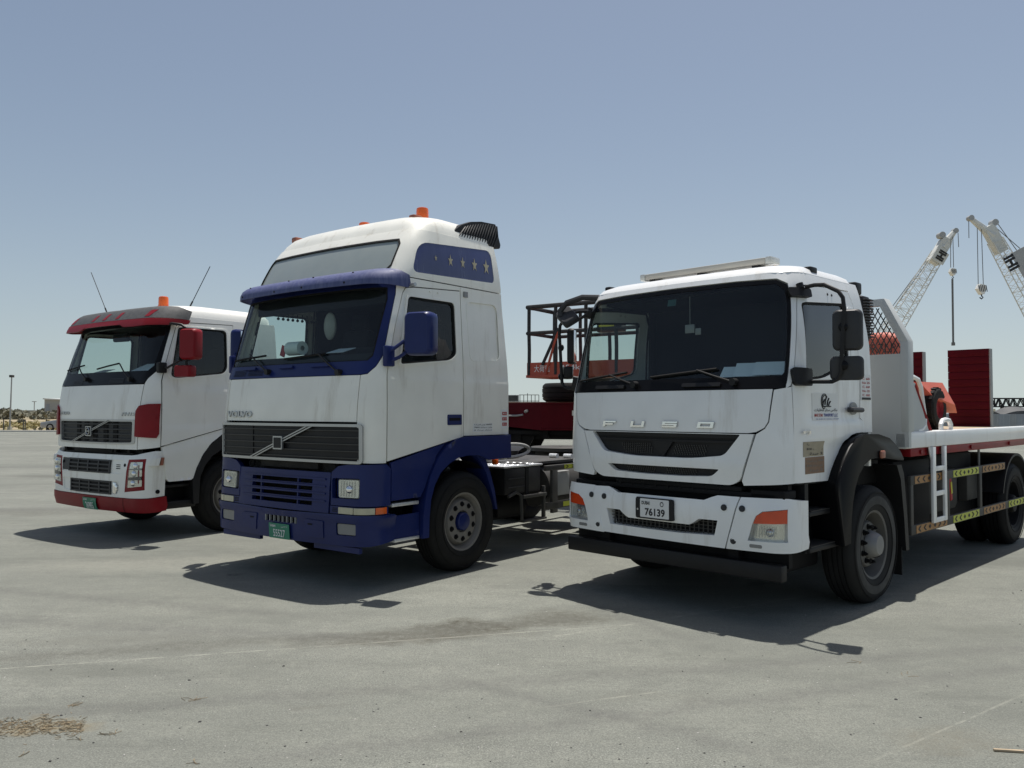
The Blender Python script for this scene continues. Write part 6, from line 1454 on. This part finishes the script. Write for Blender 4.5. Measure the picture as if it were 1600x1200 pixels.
def build_crane(name_label, base, shoulder, nose, tiltx, hook_top, hook_px, face, D, dark_hook, text_side, plate):
    root = thing('crawler_crane', name_label, 'crane', (0, 0, 0))
    A = at(*base, D); Bp = at(*shoulder, D); N = at(*nose, D)
    b = B(); k = (Bp-A).length
    lattice(b, A, A + (Bp-A)*.96, 2.3, 1.15, (0, -1, 0), 44, .06, .028); bo = b.out('boom', 'crane_paint', root)
    d = (Bp-A).normalized(); s = Vector((0, -1, 0)); side = d.cross(s).normalized()
    # solid boom head
    def poly3(pts, y0, y1, m, nm):
        r = [[Bp + d*u + side*v + Vector((0, y, 0)) for u, v in pts] for y in (y0, y1)]
        return B().loft(r).out(nm, m, root)
    sg = 1 if side.dot(N-Bp) > 0 else -1
    poly3([(-2.4, -.60), (-2.4, .60), (.3, .62), (.8, .45), (.8, -.45), (.3, -.60)], -.42, .42, 'crane_paint', 'boom_head')
    nv = N-Bp; L1 = nv.dot(d); L2 = nv.dot(side)
    B().cyl(Bp - d*.4, N, .55, 8, .26).out('boom_nose', 'crane_paint', root)
    sh = B(); sh.cyl(N+Vector((0, -.30, 0)), N+Vector((0, .30, 0)), .30, 18); sh.out('nose_sheave', 'crane_grey', root)
    c2 = Bp+d*.8-side*sg*.8; B().cyl(c2+Vector((0, -.4, 0)), c2+Vector((0, .4, 0)), .36, 18).out('head_sheave', 'crane_grey', root)
    # sign board on the boom
    f0, f1, wd, mm, tx = plate
    ctr = [A + (Bp-A)*f for f in (f0, f1)]
    pl = B(); vv = []
    for y in (-1.05, -.98):
        for cc, w in ((ctr[0], -wd[0]), (ctr[0], wd[1]), (ctr[1], wd[1]), (ctr[1], -wd[0])): vv.append(cc + side*w + Vector((0, y, 0)))
    pl._add(vv, [(0, 1, 2, 3), (7, 6, 5, 4), (0, 4, 5, 1), (1, 5, 6, 2), (2, 6, 7, 3), (3, 7, 4, 0)]); po = pl.out('sign_board', mm, root)
    org, xd, up, w, h = tx(A, Bp, d, side)
    lettering(po, 'IHI', 'print_black', org, xd, up, w, h, bold=.05)
    # stays
    rp_ = B()
    for (p, q) in text_side: rp_.tube([at(*p, D+1), at(*q, D+1)], .045, 5)
    rp_.out('stay_rope', 'rope', root)
    # hoist ropes, block, hook
    hp = B()
    for a, c in hook_top: hp.tube([at(*a, D-.4), at(*c, D-.4)], .04, 5)
    hp.out('hoist_rope', 'rope', root)
    hx, hy, hw, hh = hook_px; c = at(hx, hy, D-.4); sc = D/FPX; w = hw*sc/2; h = hh*sc/2
    bk = B().prism([(c.x-w*.5, c.z+h), (c.x+w*.6, c.z+h*.8), (c.x+w, c.z+h*.2), (c.x+w*.45, c.z-h), (c.x-w*.15, c.z-h), (c.x-w, c.z+h*.1)], 'xz', c.y-.35, c.y+.35)
    bo_ = bk.out('hook_block', 'print_white', root)
    st = B()
    for i in range(-2, 3):
        x = c.x+i*w*.42; st._add([(x-w*.16, c.y-.36, c.z+h*.72), (x+w*.06, c.y-.36, c.z+h*.72), (x+w*.34, c.y-.36, c.z-h*.55), (x+w*.12, c.y-.36, c.z-h*.55)], [(0, 1, 2, 3)])
    st.out('hazard_stripe', 'print_black', bo_)
    hk = B(); hk.tube([(c.x+w*.15, c.y, c.z-h*.9), (c.x+w*.15, c.y, c.z-h*1.3), (c.x+w*.5, c.y, c.z-h*1.6), (c.x+w*.15, c.y, c.z-h*1.9), (c.x-w*.3, c.y, c.z-h*1.6)], w*.14, 6); hk.out('hook', 'chassis_black', root)
    crawler(root, A.x, A.y, face)
    return root, c
r1, c1 = build_crane('white lattice boom crane leaning right, with a long pole hung from its hook', (1308, 655), (1474, 383), (1492, 361), 0,
            [((1485.5, 374), (1485.5, 418)), ((1489, 370), (1490, 418)), ((1497, 364), (1498, 386))], (1488, 425, 8, 11), -1, 92, False,
            [((1473, 372), (1395, 478)), ((1474, 375), (1397, 482))], (.895, .955, (.75, .75), 'crane_paint', lambda A, Bp, d, s: (A+(Bp-A)*.905+s*.5*(1 if s.z > 0 else -1)*-1+Vector((0, -1.1, 0)), d if True else d, s*(1 if s.z > 0 else -1), 1.3*.9, .9)))
pt = at(1488.1, 436, 91.6); pb = at(1489.4, 535, 91.6)
ob = B(); ob.cyl(pt, pb, .11, 8); ob.cyl((pb.x, pb.y, pb.z), (pb.x, pb.y, pb.z-.35), .20, 8); tag(ob.out('hanging_pole', 'rope'), 'long dark pole hanging from the crane hook against the sky', 'pole')
r2, c2 = build_crane('white lattice boom crane leaning left, with striped hook block and grey panel', (1712, 655), (1548, 364), (1516, 341), 0,
            [((1527, 356), (1528.5, 444)), ((1533.5, 358), (1536.5, 445)), ((1513.7, 345), (1514, 372))], (1532.5, 452, 13, 16), 1, 88, True,
            [((1554, 354), (1612, 404)), ((1558, 348), (1612, 424))], (.66, .875, (-.10, 1.75), 'crane_grey', lambda A, Bp, d, s: (A+(Bp-A)*.872+s*.3+Vector((0, -1.1, 0)), d*-1, s*-1 if s.x > 0 else s, 1.6, 1.2)))

# ------------------------------------------------------------------ far right: panel fence, gangway truss, covered machine, lamp post
def far_right():
    D = 46
    a = at(1440, 668, D); b = at(1680, 668, D); z1 = at(1575, 647, D).z
    root = thing('panel_fence', 'pale grey sheet metal panel fence behind the flatbed deck', 'fence', (0, 0, 0)); n = 26; first = None
    for i in range(n):
        x0 = a.x+(b.x-a.x)*i/n; w = (b.x-a.x)/n
        p = B(); p.box(x0+.01, x0+w-.01, D-.03, D+.03, .02, z1)
        for k in range(3): p.box(x0+w*(.2+.25*k), x0+w*(.28+.25*k), D-.05, D-.03, .02, z1)
        p.out('panel', 'panel_grey' if i % 3 else 'crane_grey', root)
    D = 62
    tr = thing('gangway', 'dark lattice gangway spanning above the grey fence', 'gangway', (0, 0, 0)); t = B()
    p0, p1 = at(1467, 629, D), at(1660, 630, D); p0.z = p1.z = at(1580, 629, D).z
    lattice(t, p0, p1, .62, .62, (0, 0, 1), 34, .05, .04); t.out('truss', 'black_metal', tr)
    for px in (1478, 1566, 1640):
        g = at(px, 660, D); B().box(g.x-.08, g.x+.08, D-.1, D+.1, 0, p0.z-.2).out('support_leg', 'dark_steel', tr)
    B().box(p0.x, p1.x, D-.3, D+.3, p0.z-.36, p0.z-.30).out('walkway', 'dark_steel', tr)
    cm = thing('covered_machine', 'dark rounded tarpaulin-covered machine beyond the grey fence', 'machine', (0, 0, 0))
    c = at(1586, 650, 56); m = B(); r = []
    for i in range(9):
        f = i/8; x = c.x-1.3+2.6*f; h = .75*sin(pi*(.12+.76*f))**.6+c.z-.1; r.append([(x, 55, 0), (x, 57.4, 0), (x, 57.2, h*.8), (x, 56.2, h), (x, 55.2, h*.85)])
    m.loft(r); m.out('cover', 'worn_black', cm); B().box(c.x-1.4, c.x-.3, 54.9, 55.0, 1.2, 1.45).out('label_panel', 'print_white', cm)
    q = at(1481, 655, 58); lp = thing('lamp_post', 'thin far lamp post between the red ramps', 'lamp post', (q.x, q.y, 0))
    zt = at(1481, 617, 58).z; B().cyl((0, 0, 0), (0, 0, zt), .06, 8).out('pole', 'grey_metal', lp); B().box(-.35, .35, -.1, .1, zt, zt+.12, .02).out('lamp_head', 'grey_metal', lp)
    v = at(1474, 650, 50); wt = thing('white_cabin', 'small white site cabin seen through the ramp gap', 'cabin', (v.x, v.y, 0))
    B().box(-1.5, .55, 0, 2, 0, 1.55, .05).out('wall', 'print_white', wt); B().box(-1.0, .3, -.02, 0, .9, 1.3).out('window', 'black_gloss', wt)
far_right()

def barge_shed():
    D = 60; a = at(760, 630, D); b = at(842, 630, D); z0 = at(800, 617, D).z
    root = thing('site_shed', 'low beige shed with railing beyond the red trailer', 'shed', (0, 0, 0))
    B().box(a.x, a.x+(b.x-a.x)*.62, D, D+3, 0, z0, .02).out('wall', 'building_grey', root)
    for i in range(8): x = a.x+(b.x-a.x)*(.02+.075*i); B().box(x, x+.07, D-.05, D, .1, z0).out('rib', 'concrete_pale', root)
    B().box(a.x+(b.x-a.x)*.42, a.x+(b.x-a.x)*.60, D-.06, D-.051, z0-.45, z0-.05).out('window', 'dark_steel', root)
    for z in (z0, z0-.45): B().tube([(a.x+(b.x-a.x)*.62, D, z), (b.x, D, z)], .025, 5).out('rail', 'dark_steel', root)
    for i in range(6): x = a.x+(b.x-a.x)*(.64+.072*i); B().cyl((x, D, 0), (x, D, z0+(.12 if i == 2 else 0)), .025, 6).out('rail_post', 'dark_steel', root)
    B().box(a.x+(b.x-a.x)*.6, b.x, D, D+3, 0, z0-.85).out('base', 'building_grey', root)
barge_shed()

# ------------------------------------------------------------------ far left: lamp post, fence, car, bushes, building
g = ground(15.2, 671); lp = thing('lamp_post', 'tall grey lamp post beside the sandy field', 'lamp post', (g.x, g.y, -.02)); lp.rotation_euler = (0, .018, 0)
zt = at(18.6, 589, g.y).z
B().cyl((0, 0, 0), (0, 0, zt), .075, 10, .05).out('pole', 'grey_metal', lp); B().box(-.16, .16, -.15, .15, zt-.02, zt+.2, .03).out('lamp_head', 'dark_steel', lp); B().box(-.14, .14, -.14, .14, -.02, .25).out('plinth', 'concrete_pale', lp)
f = thing('wire_fence', 'thin wire fence with dark posts along the sandy field', 'fence', (0, 0, 0)); D = 68.5
for px in (-60, -22, 5.4, 36.4, 39.2, 72.5, 110, 150):
    p = at(px, 672, D); zt = at(px, 655.5 if px != 5.4 else 654, D).z; B().cyl((p.x, D, -.02), (p.x, D, zt), .045, 6).out('post', 'dark_steel', f)
for z in (.35, .75, 1.0): B().tube([(at(-60, 660, D).x, D, z), (at(150, 660, D).x, D, z)], .006, 4).out('wire', 'dark_steel', f)
def car(px, py):
    g = ground(px, py); root = thing('parked_car', 'silver car parked behind the red and white truck', 'car', (g.x, g.y, 0), 0)
    prof = [(0, .45), (.05, .72), (.9, .86), (1.35, .92), (1.95, 1.38), (3.1, 1.42), (3.75, 1.05), (4.35, .98), (4.42, .5), (4.3, .3), (.15, .28)]
    r = []
    for y, s in ((-.85, .93), (-.78, 1.0), (.78, 1.0), (.85, .93)): r.append([(2.2+(x-2.2)*s, y, .3+(z-.3)*(s if s == 1 else .92)) for x, z in prof])
    B().loft(r).out('body', 'car_silver', root)
    B().prism([(1.5, .95), (1.98, 1.32), (3.05, 1.35), (3.6, 1.02)], 'xz', -.84, .84).out('window', 'black_gloss', root)
    for x in (.85, 3.5):
        for y in (-.86, .68):
            w = B().lathe([(0, .2), (0, .3), (.02, .32), (.16, .32), (.18, .3), (.18, .2)], 24, 'x').out('wheel', 'rubber', root); w.location = (x, y, .32); w.rotation_euler = (0, 0, pi/2)
    B().box(.02, .25, -.75, -.45, .62, .74, .03).out('headlight', 'lamp_lens', root); B().box(.02, .25, .45, .75, .62, .74, .03).out('headlight', 'lamp_lens', root)
car(70.8, 673.5)
def foliage(b, c, rx, ry, rz, n, s):
    for i in range(n):
        while True:
            p = Vector((random.uniform(-1, 1), random.uniform(-1, 1), random.uniform(-1, 1)))
            if .25 < p.length < 1: break
        p = Vector((c[0]+p.x*rx, c[1]+p.y*ry, c[2]+p.z*rz)); a = Vector((random.gauss(0, 1), random.gauss(0, 1), random.gauss(0, 1))).normalized(); e = a.orthogonal(); k = s*random.uniform(.6, 1.5)
        b._add([p-a*k, p+e*k*.5, p+a*k, p-e*k*.5], [(0, 1, 2, 3)])
tl = B()
for i in range(100):
    px = random.uniform(-160, 160) if i < 55 else random.uniform(1300, 1750); D = random.uniform(150, 240); p = at(px, 650, D); top = at(px, random.uniform(638, 647) if px < 60 else random.uniform(634, 646), D).z
    foliage(tl, (p.x, D, top*.5), random.uniform(1.5, 4), 1.5, top*.55, 70, .42)
tag(tl.out('treeline', 'leaf_olive', recalc=False), 'dusty olive treeline along the far horizon', 'trees', kind='stuff')
gt = B()
for i in range(260):
    px = random.uniform(-200, 180); D = random.uniform(70.8, 110); p = at(px, 660, D); foliage(gt, (p.x, D, .12), .5, .4, random.uniform(.12, .4), 14, .14)
tag(gt.out('dry_grass', 'grass_dry', recalc=False), 'dry yellow grass tufts on the sandy field', 'grass', kind='stuff')
for i, (px, py, h, lab) in enumerate(((4, 652, 15, 'dusty dark bush at the far edge of the field, by the lamp post'), (33, 662, 8, 'small yellowish bush by the fence post pair'), (64, 672, 5, 'low scrub beside the silver car'), (55, 672, 3, 'low flat scrub on the yard edge by the fence'), (28, 655, 12, 'rounded grey-green bush right of the lamp post'), (72, 653, 16, 'tall dusty bush in front of the grey building'))):
    g = ground(px, max(py, 651)) ; D = min(g.y, 190); g = at(px, 650, D); hh = h*D/FPX
    bu = thing('bush', lab, 'bush', (g.x, g.y, -.02)); b = B(); foliage(b, (0, 0, hh*.55), hh*.75, hh*.5, hh*.48, 220, hh*.13); b.out('crown', 'leaf_olive' if i % 2 else 'leaf_dark', bu, recalc=False)
    B().cyl((0, 0, 0), (0, 0, hh*.5), hh*.05, 6).out('trunk', 'bark', bu)
bD = 170; a = at(69, 655, bD); zt0 = at(69, 624, bD).z
bl = thing('grey_building', 'pale grey building with a slanting roof beyond the bushes', 'building', (0, 0, 0))
B().prism([(a.x, 0), (a.x+16, 0), (a.x+16, zt0-.7), (a.x, zt0)], 'xz', bD, bD+8).out('wall', 'building_grey', bl); B().prism([(a.x-.2, zt0), (a.x+16, zt0-.7), (a.x+16, zt0-.45), (a.x-.2, zt0+.25)], 'xz', bD-.3, bD+8).out('roof', 'print_white', bl); B().box(a.x+.3, a.x+1.1, bD-.05, bD, 1.2, 3.0).out('window', 'panel_grey', bl)
lw = thing('far_shed', 'long low grey shed on the far horizon', 'building', (0, 0, 0)); p = at(8, 645, 260); q = at(54, 645, 260); B().box(p.x, q.x, 260, 266, 0, at(20, 642, 260).z).out('wall', 'panel_grey', lw); B().box(p.x-.3, q.x+.3, 259.7, 266.3, at(20, 642, 260).z, at(20, 641, 260).z).out('roof', 'crane_grey', lw)
pm = thing('far_mast', 'thin far mast rising above the bushes', 'mast', (0, 0, 0)); p = at(53.5, 640, 240); B().cyl((p.x, 240, 0), (p.x, 240, at(53.5, 628, 240).z), .12, 6).out('pole', 'crane_grey', pm); B().box(p.x-.6, p.x+.6, 239.8, 240.2, at(53.5, 628, 240).z, at(53.5, 627, 240).z).out('lamp_head', 'crane_grey', pm)

# ------------------------------------------------------------------ litter on the slab
random.seed(21)
pb_ = B()
def chip(px, py, s, m):
    g = ground(px, py); a = random.uniform(0, pi); n = random.choice((4, 5, 6)); pts = [(s*random.uniform(.5, 1)*cos(2*pi*i/n), s*random.uniform(.4, .8)*sin(2*pi*i/n)) for i in range(n)]; h = s*random.uniform(.12, .3)
    R_ = Matrix.Translation((g.x, g.y, .001)) @ Matrix.Rotation(a, 4, 'Z')
    m.loft([[R_ @ Vector((x, y, 0)) for x, y in pts], [R_ @ Vector((x*.6, y*.6, h)) for x, y in pts]])
for i in range(190): chip(random.uniform(0, 1600), 940+260*random.random()**.8, random.choice((.004, .005, .007, .010)), pb_)
for px, py in ((96, 1118), (312, 1128), (80, 1047), (176, 1046), (296, 1063), (443, 1041), (1583, 927), (1596, 923), (1400, 1093), (78, 1190)): chip(px, py, .015, pb_)
tag(pb_.out('grit', 'pebble'), 'scattered dark grit and small stones on the concrete', 'grit', kind='stuff')
pp_ = B()
for i in range(130): chip(random.uniform(0, 1600), 900+300*random.random()**.8, random.choice((.005, .007, .009)), pp_)
tag(pp_.out('pale_grit', 'pebble_pale'), 'scattered pale crumbs of concrete on the slab', 'grit', kind='stuff')
sb = B()
def straw(px, py, l):
    g = ground(px, py); a = random.uniform(0, pi); b = a+random.uniform(-.5, .5); z = random.uniform(.002, .005)
    sb.tube([(g.x, g.y, .003), (g.x+l*cos(a), g.y+l*sin(a), z), (g.x+l*cos(a)+l*cos(b), g.y+l*sin(a)+l*sin(b), .003)], .0014, 3)
for i in range(520):
    straw(60+70*random.uniform(-1, 1), 1136+15*random.gauss(0, .5), random.uniform(.006, .02))
for px, py in ((170, 1150), (178, 1148), (105, 1105), (118, 1103), (290, 1096), (300, 1094), (310, 1195), (30, 1185), (130, 1158), (1340, 1037), (1415, 1056)):
    for k in range(3): straw(px+random.uniform(-6, 6), py+random.uniform(-2, 2), .035)
tag(sb.out('straw_litter', 'straw'), 'patch of brown straw litter in the near corner of the slab', 'straw', kind='stuff')
g = ground(1576, 1175); st = B().box(-.07, .07, -.008, .008, .001, .013, .003, M=Matrix.Translation((g.x, g.y, 0)) @ Matrix.Rotation(-.15, 4, 'Z')); tag(st.out('wood_stick', 'deck_board'), 'small pale wood splinter on the slab, nearest the camera', 'stick')
